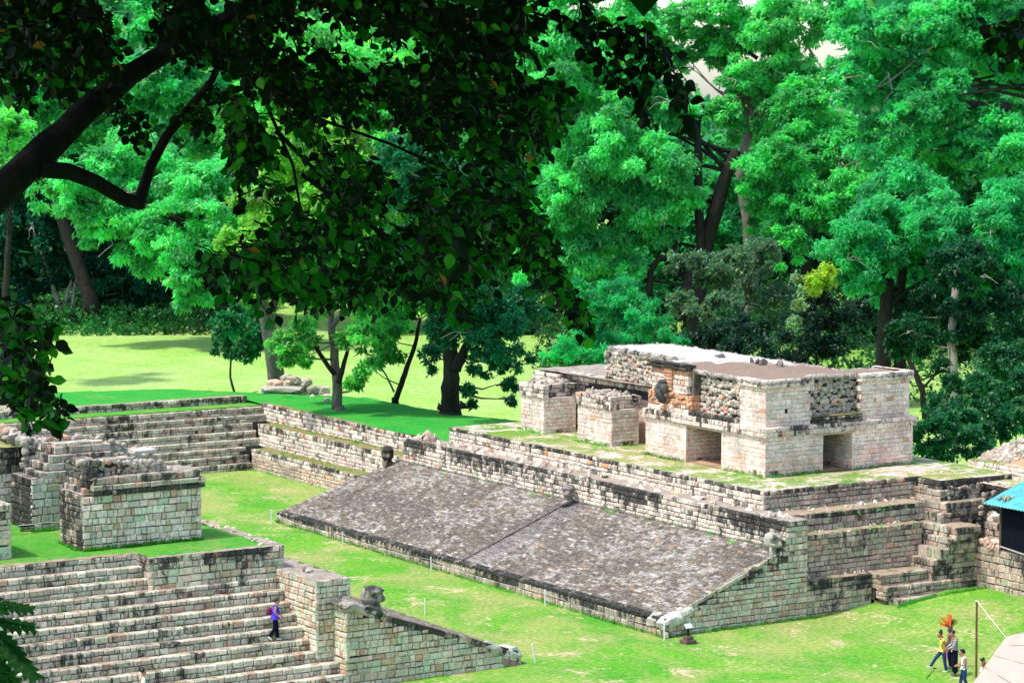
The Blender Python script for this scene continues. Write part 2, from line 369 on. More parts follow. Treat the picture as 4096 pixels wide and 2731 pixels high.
# end wall towards the viewer, with the parapet end above it
m = MB(); m.prism([(XB+.15, YE+.1), (66.8, YE+.1), (66.8, 115), (XB+.15, 116.9)], -.3, .55, MO)
m.box(XB+2.2, YE+.1, .5, 66.8, 115, 1.35, MO); m.box(XB+4.4, YE+.1, 1.3, 66.8, 115, 2.2, MO); m.box(XT+.1, YE+.1, 2.2, 66.8, 114.9, 4.05, MO)
W = 66.87-XB
def limE(t):
    x = 0 if t < .5 else (t-.68)/(3-.68)*(XT-XB)+.25
    return (max(0, x), W)
clad(m, (XB, YE, -.05), X, Z, -Y, W, 2.95, .36, .2, 'green', lim=limE, stain=lambda s, t: .15+.5*max(0, 1-abs(t-(.7+s/W*2.3))*2.2), dep=.14)
clad(m, (XT, YE, 2.9), X, Z, -Y, 66.87-XT, 1.22, .34, .22, 'green', stain=topst(1.2, .6, .25), dep=.14)
# sloping coping along the edge
for i in range(19):
    k = (i+.5)/19; s = (XT-XB-.9)*k+.75; P = Vector((XB+s-.2, YE-.02, .68+(3-.68)*(s-.2)/(XT-XB)-.16))
    m.block(P, V, N, -Y, .33, .17, .3, pal('green', .55), .02, .02)
m.build('bench_end_wall', E)
# parapet wall behind the bench
m = MB()
clad(m, (XT, 114.9, 2.9), -Y, Z, -X, 114.9-YE, 1.25, .3, .2, 'wall', stain=lambda s, t: .3+.62*(t/1.25)*max(0, .45+1.2*noise.noise((s*.22, 2, 2)))*1.5, dep=.14)
sheet(m, XT-.02, 66.95, YE-.02, 115.0, 4.13, M['captop'], .3, .04)
clad(m, (66.87, 115.0, 2.9), -X, Z, Y, 1.1, 1.25, .3, .2, 'wall')
for i in range(60):              # chipped cap stones
    y = random.uniform(83.3, 114.8); stoneball(m, (random.uniform(65.85, 66.7), y, 4.13), (random.uniform(.08, .22), random.uniform(.1, .3), .035), pal('wall', .2))
for i in range(9): stoneball(m, (66.3+random.uniform(-.2, .3), 112.8+i*.14, 4.18+.07*(i % 3)), (.3, .22, .07), pal('grey', .5))
m.build('parapet', E)
# upper terrace with the grass platform
m = MB()
m.box(66.95, 86.1, 2.9, 79.5, 111.9, 4.85, MO); m.box(75.35, 84.6, 3., 79.5, 86.2, 4.85, MO)
clad(m, (66.75, 112, 4.1), -Y, Z, -X, 26, .85, .32, .21, 'wall', stain=topst(.85, .7, .3), dep=.14)
clad(m, (66.75, 86, 4.0), X, Z, -Y, 8.5, .95, .3, .19, 'pink', stain=topst(.95, .5, .35), dep=.14)
clad(m, (66.75, 112, 3.2), X, Z, Y, 12, 1.75, .35, .22, 'wall', dep=.14)
clad(m, (75.3, 86.05, 3.9), -Y, Z, -X, 1.6, 1.0, .34, .22, 'grey', stain=topst(1, .6, .5), dep=.14)
clad(m, (75.3, 84.5, 3.9), X, Z, -Y, 4.2, 1.0, .34, .22, 'rubble', stain=topst(1, .6, .5), dep=.14)
m.build('upper_terrace_wall', E)
m = MB(); pz = lambda x, y: 4.93+.05*noise.noise((x*.4, y*.4, 2))
sheet(m, 66.8, 79.6, 86.05, 111.95, 0, M['platform'], .4, .03, pz); sheet(m, 75.35, 79.6, 84.5, 86.05, 0, M['platform'], .4, .03, pz)
m.build('grass_terrace', E, True)
# lower terraces at the viewer's end
def terrace(name, x0, x1, yf, yb, z0, z1, p, st, bh=.2, bw=.32, xr=None):
    m = MB(); m.box(x0, yf+.1, z0-.4, x1-.05, yb+.3, z1-.07, MO)
    clad(m, (x0, yf, z0), X, Z, -Y, x1-x0, z1-z0, bw, bh, p, stain=st, dep=.2)
    if xr: clad(m, (x1, yf, z0), Y, Z, X, yb-yf, z1-z0, bw, bh, p, stain=st, dep=.2)
    sheet(m, x0, x1, yf-.01, yb+.05, z1-.015, M['tread'], .22, .035)
    for i in range(int((x1-x0)*2.5)): stoneball(m, (random.uniform(x0, x1), yb-random.uniform(.02, .5)*(yb-yf), z1), (random.uniform(.04, .12), random.uniform(.04, .1), .03), pal('wall', .1))
    m.build(name, E)
terrace('terrace', 66.95, 74.6, 84.62, 86, 3.3, 4.05, 'pink', topst(.75, .6, .4))
terrace('terrace', 66.9, 73.8, 83.9, 84.7, 1.5, 3.32, 'pink', topst(1.8, .4, .33))
terrace('terrace', 66.88, 70.4, 83.2, 84, -.1, 1.53, 'grey', topst(1.6, .5, .45))
def step(name, x0, x1, yf, yb, z0, z1, par, p='grey', left=False, bh=.2, stn=.5, topm='tread', bw=.36, lip=.26):
    m = MB(); m.box(x0+(.06 if left else 0), yf+.1, z0-.5, x1, yb+.2, z1-.06, MO)
    clad(m, (x0, yf, z0), X, Z, -Y, x1-x0, z1-z0, bw, bh, p, stain=lambda s, t: stn+.25*noise.noise((s*.4, t, z0)), dep=lip)
    if left: clad(m, (x0, yb, z0), -Y, Z, -X, yb-yf, z1-z0, bw, bh, p, stain=lambda s, t: stn, dep=.15)
    sheet(m, x0, x1, yf+.06, yb+.03, z1-.02, M[topm], .2, .035)
    return m.build(name, par)
step('step', 70.4, 73.2, 82.7, 84, .9, 1.53, E, left=True)
step('step', 70.4, 75.45, 82.25, 82.9, .5, 1.06, E, left=True)
step('step', 70.6, 74.3, 81.75, 82.4, -.1, .6, E, left=True)
def xstep(x0, x1, y0, y1, z0, z1, p='grey'):
    m = MB(); m.box(x0+.1, y0+.1, z0-.3, x1, y1, z1-.06, MO)
    clad(m, (x0, y1, z0), -Y, Z, -X, y1-y0, z1-z0, .55, .3, p, stain=lambda s, t: .45, dep=.3)
    clad(m, (x0, y0, z0), X, Z, -Y, x1-x0, z1-z0, .4, .24, p, stain=lambda s, t: .6, dep=.12)
    sheet(m, x0+.02, x1, y0+.02, y1, z1-.015, M['tread'], .2, .03); m.build('step', E)
xstep(73.12, 75.5, 82.45, 83.95, 1.0, 1.95); xstep(73.5, 75.5, 82.4, 83.93, 1.9, 2.38)
xstep(73.85, 75.5, 82.3, 83.9, 2.3, 2.82); xstep(74.15, 75.6, 82.2, 84.7, 2.7, 3.27)
xstep(74.55, 75.6, 83.5, 84.95, 3.2, 3.68); xstep(74.85, 77.9, 83.6, 86, 3.5, 4.1); xstep(75.05, 77.9, 84.2, 86.02, 4., 4.55)

# ------------------------------------------------------------------ masonry building on the east platform
B = thing('temple', 'roofed masonry temple with rubble vault and two doorways standing on the right platform', 'building', (73.5, 94, 4.95))
ZF, ZC, ZU, ZV = 4.88, 6.7, 7.12, 8.85
x0, x1, y0 = 69.38, 77.88, 89.3
m = MB()
for q in ((x0+.1, y0+.1, 72.55, 92.4), (x0+.1, 95.35, 75.4, 98.3), (72.5, 95.2, 75.4, 98.4), (72.5, 91.9, 72.74, 95.3), (74.42, 91.9, 75.4, 95.3), (74.42, y0+.1, x1-.1, 91.95)): m.box(q[0], q[1], ZF-.2, q[2], q[3], ZC, MO)
bst = lambda s, t: .05+.2*abs(noise.noise((s*.6, t*.3, 9)))+(.35 if t < .25 else 0)
pk = lambda p: (lambda s, t, a: (lambda c: (min(1, c[0]*1.0), c[1]*.9, c[2]*.85, c[3]) if t < .75+.4*noise.noise((s, 0, 4)) and random.random() < .75 else c)(pal(p, a, .09)))
def cl(O, U, N, w, h=ZC-ZF, p='cream', bh=.17, bw=.34, st=bst, lim=None): clad(m, O, U, Z, N, w, h, bw, bh, p, stain=st, dep=.12, gap=.008, jit=.007, bev=.01, prd=.01, colf=pk(p), lim=lim)
cl((x0, 98.42, ZF), -Y, -X, 98.42-95.2); cl((x0, 92.5, ZF), -Y, -X, 92.5-y0)
cl((x0, y0, ZF), X, -Y, 72.65-x0); cl((74.32, y0, ZF), X, -Y, x1-74.32)
cl((x0, 95.25, ZF), X, -Y, 3.1, p='cream'); cl((72.4, 98.4, ZF), -Y, -X, 98.4-91.9, p='grey')
cl((74.32, 92, ZF), -Y, -X, 92-y0, p='cream'); cl((x1, y0, ZF), Y, X, 2.7); cl((x0, 92.5, ZF), X, Y, 3.1)
cl((72.4, 98.42, ZF), X, Y, .1)
# lintels
for O, U, N, w in (((x0, 95.5, ZC-.12), -Y, -X, 3.2), ((72.35, y0, ZC-.12), X, -Y, 2.3)):
    m.block(Vector(O)+N*.015, U, Z, N, w, .3, .9, (.5, .4, .34, .25), .02, .01)
m.box(x0+.3, 90, ZC+.02, 75.4, 98.3, ZC+.1, MO)
sheet(m, x0, 77.8, y0, 98.4, 4.965, M['dirt'], .5, .01)
m.build('wall', B)
# mid moulding
m = MB(); cst = lambda s, t: .42+.4*noise.noise((s*.5, 3, t))
m.box(x0, y0, ZC, x1-.1, 91.95, ZU-.03, MO); m.box(x0, 91.9, ZC, 75.4, 98.4, ZU-.03, MO)
for O, U, N, w in (((x0-.13, 98.5, ZC), -Y, -X, 98.5-y0+.13), ((x0-.13, y0-.13, ZC), X, -Y, x1-x0+.26), ((x1+.13, y0-.13, ZC), Y, X, 2.8), ((x0-.13, 98.5, ZC), X, Y, 2.8)):
    clad(m, O, U, Z, N, w, .43, .3, .21, 'cream', stain=cst, dep=.3, gap=.012)
sheet(m, 69.3, 69.95, 91.2, 94.7, ZU+.01, M['mosstread'], .15, .03); sheet(m, 72, 75, y0-.08, 89.95, ZU+.33, M['mosstread'], .15, .03)
clad(m, (69.28, 94.9, ZU), -Y, Z, -X, 3.6, .22, .3, .2, 'grey', stain=lambda s, t: .75, dep=.3); clad(m, (72.1, y0-.1, ZU), X, Z, -Y, 2.7, .3, .3, .16, 'grey', stain=lambda s, t: .65, dep=.3)
m.build('cornice', B)
# upper walls
m = MB(); m.box(70.08, 90.03, ZU-.05, 75.4, 98.3, 9.05, MO); m.box(75.2, 90.0, ZU-.05, 77.7, 91.9, 9.05, MO); m.box(69.75, 89.7, ZU-.05, 71.9, 91.2, 9.05, MO); m.box(75.0, 89.7, ZU-.05, 77.6, 91, 9.05, MO)
X2, Y2 = 69.5, 89.43; hU = 8.85-ZU
ust = lambda s, t: .06+.25*max(0, noise.noise((s*.8, t, 7)))
def up(O, U, N, w, h=hU, lim=None, p='cream', st=ust): clad(m, O, U, Z, N, w, h, .36, .18, p, stain=st, dep=.3, gap=.008, jit=.007, bev=.01, prd=.01, lim=lim)
rag = lambda w: (lambda t: (0+.25*noise.noise((t*4, 1, 1)), w))
rag2 = lambda w: (lambda t: (0, w+.3*noise.noise((t*4, 5, 1))))
up((X2, 91.3, ZU), -Y, -X, 91.3-Y2, lim=rag(91.3-Y2)); up((X2, Y2, ZU), X, -Y, 72.05-X2, lim=rag2(72.05-X2))
up((74.9, Y2, ZU), X, -Y, 77.75-74.9, lim=rag(77.75-74.9)); up((77.75, Y2, ZU), Y, X, 2.5)
m.block(Vector((70.55, Y2-.02, 7.7)), X, Z, -Y, .16, .2, .1, (.02, .02, .02, 0))
m.build('upper_wall', B)
m = MB()
rubble(m, (69.93, 94.7, ZU), -Y, Z, -X, 3.5, 2.0, .25, stain=.12); m.build('rubble_core', B); m = MB(); rubble(m, (71.95, 89.88, ZU+.25), X, Z, -Y, 3.05, 1.8, .25, stain=.15)
m.build('rubble_core', B)
# top moulding
m = MB(); tst = lambda s, t: .35+.3*noise.noise((s*.7, t, 2))
for O, U, N, w in (((X2-.13, 91.35, 8.85), -Y, -X, 91.35-Y2+.13), ((X2-.13, Y2-.13, 8.85), X, -Y, 2.75), ((74.8, Y2-.13, 8.85), X, -Y, 3.1), ((77.9, Y2-.13, 8.85), Y, X, 2.6)):
    if O[0] == 74.8: m.build('top_moulding', B); m = MB()
    clad(m, O, U, Z, N, w, .36, .45, .2, 'cream', stain=tst, dep=.35, gap=.01)
m.build('top_moulding', B)
# carved panel
m = MB(); YP = 98.3; wP = YP-94.65
def colP(s, t, a):
    if abs(s-1.75) < .3 and t > .95: return pal('orange', .05)
    if 1.75 < t < 2.0: return pal('orange', .1)
    if t > 2.05: return pal('grey', .8)
    if .35 < t < .9: return pal('orange' if random.random() < .75 else 'cream', .15)
    return pal('cream', .2)
clad(m, (69.42, YP, ZU-.02), -Y, Z, -X, wP, 2.28, .4, .2, 'cream', dep=.5, gap=.02, prd=.05, colf=colP, lim=lambda t: (0 if t < 1 else .35, wP-(.15 if t < .9 else .45+.2*noise.noise((t*3, 0, 0)))))
m.box(69.6, 94.9, ZU, 70.5, 98.2, 9.15, MO)
for i in range(46):
    s = random.uniform(.25, 3.3); t = random.choice((.5, .72, .85)) ; big = random.random() < .3
    stoneball(m, (69.42, YP-s, ZU+t+random.uniform(-.06, .06)), (.1, random.uniform(.06, .16), random.uniform(.04, .08)), pal('orange', .15), Matrix.Rotation(random.uniform(-.4, .4), 3, 'X'), ang=.8)
for i in range(16): stoneball(m, (69.38, YP-random.uniform(1.1, 2.3), ZU+random.uniform(.05, .35)), (.13, random.uniform(.07, .14), random.uniform(.07, .12)), pal('orange' if random.random() < .4 else 'cream', .15))
for i in range(7): m.block(Vector((69.3, YP-1.45, ZU+1.0+i*.16)), -Y, Z, -X, .6, .14, .2, pal('orange', .05), .03, .02)
for t in (2.02, 2.2): m.block(Vector((69.25, YP-.1, ZU+t)), -Y, Z, -X, 3.1, .13, .3, (.3, .25, .2, .75), .03, .02)
m.build('carved_panel', B)
m = MB()
for k in range(9):               # hooked bird head jutting from the panel
    a = k/8; m_ = (69.2-.3*math.sin(a*2.6), YP-1.5-.25*a, 8.45-.75*a)
    stoneball(m, m_, (.2*(1-.5*a)+.05, .2*(1-.35*a), .17), (.1, .1, .1, .5), Matrix.Identity(3))
stoneball(m, (69.15, YP-1.62, 8.2), (.26, .2, .24), (.13, .13, .12, .4), Matrix.Identity(3), ang=.8)
m.build('carved_bird_head', B, True)
# recessed wall, vault and piers on the left half
m = MB(); m.box(72.1, 98.3, ZF-.2, 75.4, 111.0, 7.7, MO); m.box(71.5, 108.7, ZF-.2, 72.3, 110.9, 7.6, MO)
cl((72, 108.7, ZF), -Y, -X, 108.7-98.4, h=6.95-ZF, p='cream', bh=.2); cl((71.4, 108.65, ZF), X, -Y, .6, h=1.9)
cl((71.4, 111, ZF), -Y, -X, 2.35, h=1.9, p='cream', bh=.2); cl((71.4, 111, ZF), X, Y, 4, h=2.7)
clad(m, (71.97, 108.7, 6.95), -Y, Z, -X, 10.4, .5, .34, .2, 'wall', stain=lambda s, t: .35+(.85 if 1.5 < s < 7 else .1), dep=.3)
clad(m, (71.8, 108.7, 7.4), -Y, Z, -X, 10.4, .42, .32, .2, 'wall', stain=lambda s, t: .5, dep=.35)
clad(m, (71.2, 111.05, 7.25), -Y, Z, -X, 2.6, .42, .32, .2, 'wall', stain=lambda s, t: .4, dep=.35); clad(m, (71.2, 108.5, 7.25), X, Z, -Y, .7, .42, .32, .2, 'wall', stain=lambda s, t: .4, dep=.35)
clad(m, (71.2, 111.05, 6.7), -Y, Z, -X, 2.4, .55, .32, .2, 'wall', stain=lambda s, t: .4, dep=.35)
sheet(m, 71.3, 75.4, 98.3, 111, 7.78, M['captop'], .3, .06)
m.build('recessed_wall', B)
m = MB(); m.box(71.75, 98.2, 7.7, 75.35, 104.9, 9.1, MO); m.box(72.3, 104.8, 7.7, 75.3, 105.9, 8.4, MO)
rubble(m, (71.68, 105.0, 7.8), -Y, Z, -X, 6.8, 1.45, .25, stain=.25, lim=lambda t: (.55*t-.2+.25*noise.noise((t*3, 0, 0)), 6.8)); rubble(m, (71.6, 104.9, 7.8), X, Z, Y, 3.9, 1.4, .3)
rubble(m, (72.2, 105.8, 7.75), -Y, Z, -X, .9, .55, .25)
m.build('vault_rubble', B)
m = MB(); RP = [(69.75, 94.7), (69.85, 93.2), (69.9, 91.3), (69.45, 91.3), (69.45, 89.38), (72.0, 89.38), (72.1, 89.75), (74.85, 89.75), (74.9, 89.4), (77.8, 89.4), (77.8, 91.5), (75.5, 91.6), (75.5, 98), (75.55, 105.1), (71.75, 104.9), (71.6, 98.4), (70.1, 98.3)]
NR = 90
def inside(x, y, P):
    c = False
    for (a, b), (p, q) in zip(P, P[1:]+P[:1]):
        if (b > y) != (q > y) and x < (p-a)*(y-b)/(q-b)+a: c = not c
    return c
def roofz(x, y): return 9.13+.13*max(0, 1-abs(x-72.8)/3)+.014*(y-89)*(.6 if y > 94 else .2)+.05*noise.noise((x*1.1, y*1.1, 1))
idx = {}; mi = m.mi(M['roof'])
def rv(i, j):
    if (i, j) not in idx:
        x, y = 69.4+i*.12, 89.3+j*.12; idx[(i, j)] = len(m.v)
        m.v.append((x, y, roofz(x, y)))
    return idx[(i, j)]
for i in range(71):
    for j in range(132):
        if inside(69.46+i*.12, 89.36+j*.12, RP): m.face((rv(i, j), rv(i+1, j), rv(i+1, j+1), rv(i, j+1)), (.5, .5, .5, 0), mi)
P3 = RP
y_hi = lambda y: y > 97
for (a, b), (p, q) in zip(P3, P3[1:]+P3[:1]):      # crumbling plaster edge
    L_ = math.hypot(p-a, q-b)
    for k in range(int(L_/.15)+1):
        f_ = k*.15/max(L_, .01); xx, yy = a+(p-a)*f_, b+(q-b)*f_; stoneball(m, (xx, yy, roofz(xx, yy)-.08), (random.uniform(.09, .15), random.uniform(.1, .17), .1), (.42, .38, .33, .5))
        if y_hi(yy): stoneball(m, (xx, yy, roofz(xx, yy)-.22), (random.uniform(.09, .15), random.uniform(.1, .17), .1), (.36, .33, .28, .5))
for (x, y) in ((73.2, 97.9), (73.1, 97.5), (73.3, 95.4), (73.2, 94.9), (73.35, 94.6), (73.1, 94.3), (73.6, 93.7)): stoneball(m, (x, y, 9.34), (.22, .2, .09), (.2, .18, .16, .5))
m.build('roof', B)
def pier(par, xa, xb, ya, yb, z0, zc, zt, step_=0., p='cream', st=bst, ctop=.5):
    m = MB(); m.box(xa+.1, ya+.1, z0-.2, xb-.1, yb-.1, zc-.04, MO); m.box(xa+.1, ya+.15+step_, zc-.1, xb-.1, yb-.1, zt-.06, MO); nonlocal_cl = lambda O, U, N, w, h: clad(m, O, U, Z, N, w, h, .33, .19, p, stain=st, dep=.12, gap=.01, jit=.008, bev=.012, colf=None)
    for (O, U, N, w) in (((xa, yb, z0), -Y, -X, yb-ya), ((xa, ya, z0), X, -Y, xb-xa), ((xb, ya, z0), Y, X, yb-ya), ((xb, yb, z0), -X, Y, xb-xa)):
        nonlocal_cl(O, U, N, w, zc-z0)
    e = .1
    for (O, U, N, w) in (((xa-e, yb+e, zc), -Y, -X, yb-ya+e*2), ((xa-e, ya-e+step_, zc), X, -Y, xb-xa+e*2), ((xb+e, ya-e, zc), Y, X, yb-ya+e*2)):
        clad(m, O, U, Z, N, w, zt-zc, .34, .2, p, stain=lambda s, t: ctop+.3*noise.noise((s, t*2, 3)), dep=.35, gap=.014, prd=.03)
    sheet(m, xa-.05, xb+.05, ya-.05+step_, yb+.05, zt-.02, M['captop'], .2, .05)
    if step_: sheet(m, xa, xb, ya, ya+step_+.1, zc-.01, M['captop'], .2, .03)
    for i in range(int((xb-xa)*(yb-ya)*7)): stoneball(m, (random.uniform(xa+.1, xb-.1), random.uniform(ya+.1+step_, yb-.1), zt+.02), (random.uniform(.1, .25), random.uniform(.1, .2), .06), pal('rubble', .35))
    if step_: rubble(m, (xa+.1, ya+step_+.05, zc), X, Z, -Y, xb-xa-.2, zt-zc, .2, stain=.5)
    return m.build('pier', par)
pier(B, 69.45, 71.35, 107.3, 109.4, ZF, 6.7, 7.35, .35); pier(B, 69.55, 71.15, 101.5, 104.4, ZF, 6.68, 7.3, .35)

# ------------------------------------------------------------------ stepped far end of the court and its long tiered side wall
S = thing('stepped_end', 'long flight of mossy stone steps closing the far end of the court', 'steps', (55, 137, 0))
for i in range(8):
    yf = 134.85+.43*i; xr = (67.0, 67.0, 67.0, 68.1, 68.1, 68.1, 69.2, 69.2)[i]
    step('step', 38, xr, yf, yf+.43, .41*i-.05, .41*(i+1), S, 'steps', bh=.2, stn=.48, bw=.4, topm='mosstread' if i % 2 else 'tread')
m = MB(); sheet(m, 38, 69.5, 138.25, 140.1, 3.3, M['wplat'], .4, .03); m.build('grass_ledge', S)
step('step', 38, 69.2, 140, 140.7, 3.2, 3.72, S, 'steps', stn=.55, bw=.35)
T = thing('tiered_side_wall', 'three mossy masonry tiers stepping down from the shaded lawn beyond the bench', 'wall', (68, 124, 0))
for (x, yb_, z0_, z1_, tw, pp, xr) in ((67.0, 135., -.05, 1.22, 1.1, 'wall', 68.2), (68.1, 136.3, 1.15, 2.48, 1.1, 'wall', 69.3), (69.2, 138.2, 2.4, 3.46, .35, 'wall', 69.7)):
    m = MB(); m.box(x+.1, 112, z0_-.2, xr+.1, yb_, z1_-.06, MO)
    def cf(s, t, a, z0_=z0_): return pal('pink', .15) if z0_ < 0 and t < .75 else pal('wall', a)
    clad(m, (x, yb_, z0_), -Y, Z, -X, yb_-112, z1_-z0_, .3, .2, pp, stain=topst(z1_-z0_, .6, .25), dep=.14, colf=cf)
    sheet(m, x, xr, 112, yb_, z1_-.015, M['mosstread'], .25, .04); m.build('wall_tier', T)

# ------------------------------------------------------------------ west platform: stairway, walls, bench
Wp = thing('stairway_platform', 'large stone platform in the foreground with a broad stairway and sloping bench wing', 'platform', (40, 86, 0))
for k in range(0, 13):
    z = 4.75-.385*k; yf = 87.2-.48*k; xr = 38.55 if k == 0 else (38.55 if yf > 85.95 else 43.66)
    if yf < 82.9: xr = 44.42
    big = random.uniform(31, 36)
    if z < .1: continue
    step('step', 24, xr, yf, yf+.5 if k else 87.8, z-.42, z, Wp, 'steps', bh=.2, stn=.42, bw=.34, lip=.3)
m = MB(); m.box(38.6, 86.1, 1.5, 43.9, 100, 4.65, MO); m.box(24, 87.5, 1.5, 38.7, 100, 4.65, MO); m.box(43.5, 86.2, -.2, 45.0, 117, 3.8, MO)
clad(m, (38.5, 86, 2.95), X, Z, -Y, 5.5, 1.8, .36, .22, 'green', stain=topst(1.8, .75, .3), dep=.2)
clad(m, (38.5, 87.25, 3.2), -Y, Z, -X, 1.25, 1.55, .36, .22, 'grey', stain=topst(1.5, .6, .4), dep=.2)
clad(m, (44.0, 86, 3.0), Y, Z, X, 14, 1.75, .36, .22, 'green', dep=.2)
m.build('platform_wall', Wp)
m = MB(); wz = lambda x, y: 4.74+.04*noise.noise((x*.5, y*.5, 8))
sheet(m, 24, 38.6, 87.45, 101, 0, M['wplat'], .4, .03, wz); sheet(m, 38.6, 43.98, 86.25, 101, 0, M['wplat'], .4, .03, wz)
m.build('grass_terrace', Wp, True)
m = MB()
sheet(m, 38.5, 44.0, 86, 86.35, 4.752, M['captop'], .12, .03); sheet(m, 43.5, 44.02, 86.3, 100, 4.76, M['captop'], .15, .04); sheet(m, 24, 38.6, 87.2, 87.6, 4.755, M['tread'], .15, .03)
for i in range(60):
    y = random.uniform(86.3, 99); stoneball(m, (43.95-abs(random.gauss(0, .25)), y, 4.755), (random.uniform(.04, .12), random.uniform(.05, .14), .02), pal('cream', .1))
m.build('edge_stones', Wp, True)
# parapet of the west bench
m = MB(); m.box(43.76, 82.9, .4, 45.0, 86.1, 3.8, MO)
clad(m, (43.66, 86, 1.0), -Y, Z, -X, 3.2, 2.9, .34, .21, 'green', stain=topst(2.9, .3, .18), dep=.14); clad(m, (43.66, 82.8, 1.0), X, Z, -Y, 1.44, 2.9, .34, .21, 'green', stain=topst(2.9, .3, .2), dep=.14)
clad(m, (45.1, 82.8, 2.8), Y, Z, X, 34, 1.1, .34, .21, 'wall', stain=topst(1.1, .6, .3), dep=.14)
sheet(m, 43.66, 45.1, 82.8, 117, 3.89, M['captop'], .2, .04)
for q in ((44.3, 84.9), (44.45, 84.8), (44.35, 84.65)): stoneball(m, (*q, 3.96), (.16, .1, .05), pal('rubble', .1))
m.build('parapet', Wp)
# bench end wall and slope
XW0, XW1 = 44.4, 52.0; YW = 81.9
m = MB(); m.box(44.5, YW+.1, -.2, 52., 117, .45, MO); m.box(44.5, YW+.1, .3, 49.6, 117, 1.15, MO); m.box(44.5, YW+.1, 1.1, 47.2, 117, 2.0, MO)
def limW(t):
    return (0, XW1-XW0 if t < .5 else max(.1, (3.0-t)/(3.1-.58)*(XW1-XW0)-.1))
clad(m, (XW0, YW, -.05), X, Z, -Y, XW1-XW0, 2.85, .36, .21, 'green', lim=limW, stain=lambda s, t: .12+.4*max(0, 1-abs(t-(2.9-s*.33))*2.5), dep=.14)
clad(m, (XW0, YW+1.1, -.05), -Y, Z, -X, 1.1, 3.1, .34, .22, 'green', stain=topst(3.1, .3, .2), dep=.14)
VW = Vector((XW1-XW0-.3, 0, -(3.1-.58))).normalized(); NW = Vector((-VW.z, 0, VW.x))
s = 0
while s < 7.7:
    ww = random.choice((.5, .8, 1.1)); P = Vector((XW0, YW-.02, 3.1))+VW*s-NW*.2
    m.block(P, VW, NW, -Y, min(ww, 7.9-s)-.02, .22, .35, pal('grey', .7), .02, .02); s += ww
m.build('bench_end_wall', Wp)
m = MB(); m.quad((44.5, YW+.1, 2.95), (52, YW+.1, .42), (52, 117, .42), (44.5, 117, 2.95), MO)
LW = 7.9
for i in range(40):
    y = YW+.05
    while y < 112:
        ww = random.choice((.25, .35, .5)); P = Vector((XW0, y, 3.08))+VW*(i*LW/40)
        m.block(P+NW*random.uniform(0, .02), Y, -VW, NW, ww-.02, LW/40-.02, .08, pal('slope', .2), .02, .014) if y < 92 or i < 12 else None
        y += ww
m.build('bench_slope', Wp)
m = MB()
for (x, y, z, r, c) in ((51.6, 82.15, .5, (.5, .3, .24), (.62, .6, .56, .2)), (50.75, 82.1, .75, (.45, .26, .22), (.5, .48, .4, .4)), (51.5, 82.1, .1, (.5, .25, .22), (.35, .25, .18, .4)), (44.8, 82.2, 2.95, (.5, .45, .2), (.5, .46, .38, .5)), (45.7, 82.1, 2.7, (.45, .3, .17), (.3, .34, .24, .7))):
    m = MB(); stoneball(m, (x, y, z), r, c, Matrix.Rotation(.33, 3, 'Y'), ang=.8); m.build('corner_stone', Wp)

# ------------------------------------------------------------------ ruined building on the west platform
V_ = thing('ruined_vault_building', 'roofless ruined vault building with blackened masonry on the foreground platform', 'ruin', (38, 92, 4.75))
sa = lambda s, t: .1+.25*max(0, noise.noise((s*.5, t*.4, 1)))+(.25 if s < .6 else 0)
m = MB(); m.box(37.2, 89.0, 4.6, 41.85, 91.0, 6.8, MO); m.box(37.9, 89.05, 6.6, 41.9, 90.9, 7.33, MO)
z0 = 4.7
def cf_(s, t, a): c = pal('green' if random.random() < .45 else 'cream', a); return c
clad(m, (37.1, 88.9, z0), X, Z, -Y, 4.87, 2.05, .3, .22, 'cream', stain=sa, dep=.12, colf=cf_)
clad(m, (37.1, 91.1, z0), -Y, Z, -X, 2.2, 2.1, .3, .22, 'grey', stain=lambda s, t: .65, dep=.12)
clad(m, (41.97, 88.9, z0), Y, Z, X, 2.2, 2.05, .3, .22, 'cream', dep=.12)
clad(m, (37.5, 88.78, 6.75), X, Z, -Y, 4.6, .4, .5, .2, 'grey', stain=lambda s, t: .8-.4*(t > .2), dep=.4); clad(m, (42.1, 88.78, 6.75), Y, Z, X, 2.3, .4, .5, .2, 'grey', stain=lambda s, t: .6, dep=.3)
clad(m, (37.55, 88.9, 7.15), X, Z, -Y, 4.4, .26, .42, .26, 'grey', stain=lambda s, t: .55, dep=.45, prd=.06, jit=.03)
sheet(m, 37.5, 42, 88.95, 91, 7.39, M['captop'], .15, .1)
sheet(m, 37.1, 37.7, 88.95, 91, 6.82, M['captop'], .15, .03)
for i in range(5): clad(m, (37.35+.05*i, 91.0-.1*i, 6.8+.25*i), -Y, Z, -X, 1.9-.1*i, .25, .35, .25, 'rubble', stain=lambda s, t: .6, dep=.5, prd=.12, jit=.04)
m.build('wall', V_)
m = MB(); m.box(37.8, 89.75, 7.3, 40.2, 90.9, 7.7, MO)
rubble(m, (37.3, 89.45, 7.35), X, Z, -Y, 3.9, .6, .26, stain=.45, lim=lambda t: (0, 3.9-t*1.6))
for i in range(190):
    x = random.uniform(37.3, 41.3); y = random.uniform(89.5, 91.1); hgt = 8.05-.16*(x-37.3)-.1*abs(y-90.2)
    stoneball(m, (x, y, hgt-.12), (random.uniform(.08, .26), random.uniform(.08, .2), random.uniform(.05, .1)), pal('rubble', .6))
m.block(Vector((39.7, 90.0, 8.05)), X, Z, -Y, .95, .14, .6, (.5, .47, .4, .1), .03, .03)
for i in range(5): m.block(Vector((37.3+i*.42, 89.55, 7.85)), X, Z, -Y, .4, .16, .5, pal('grey', .3), .03, .04)
m.build('rubble_core', V_)
m = MB(); m.box(37.2, 94.0, 4.6, 40.4, 96.0, 6.8, MO)
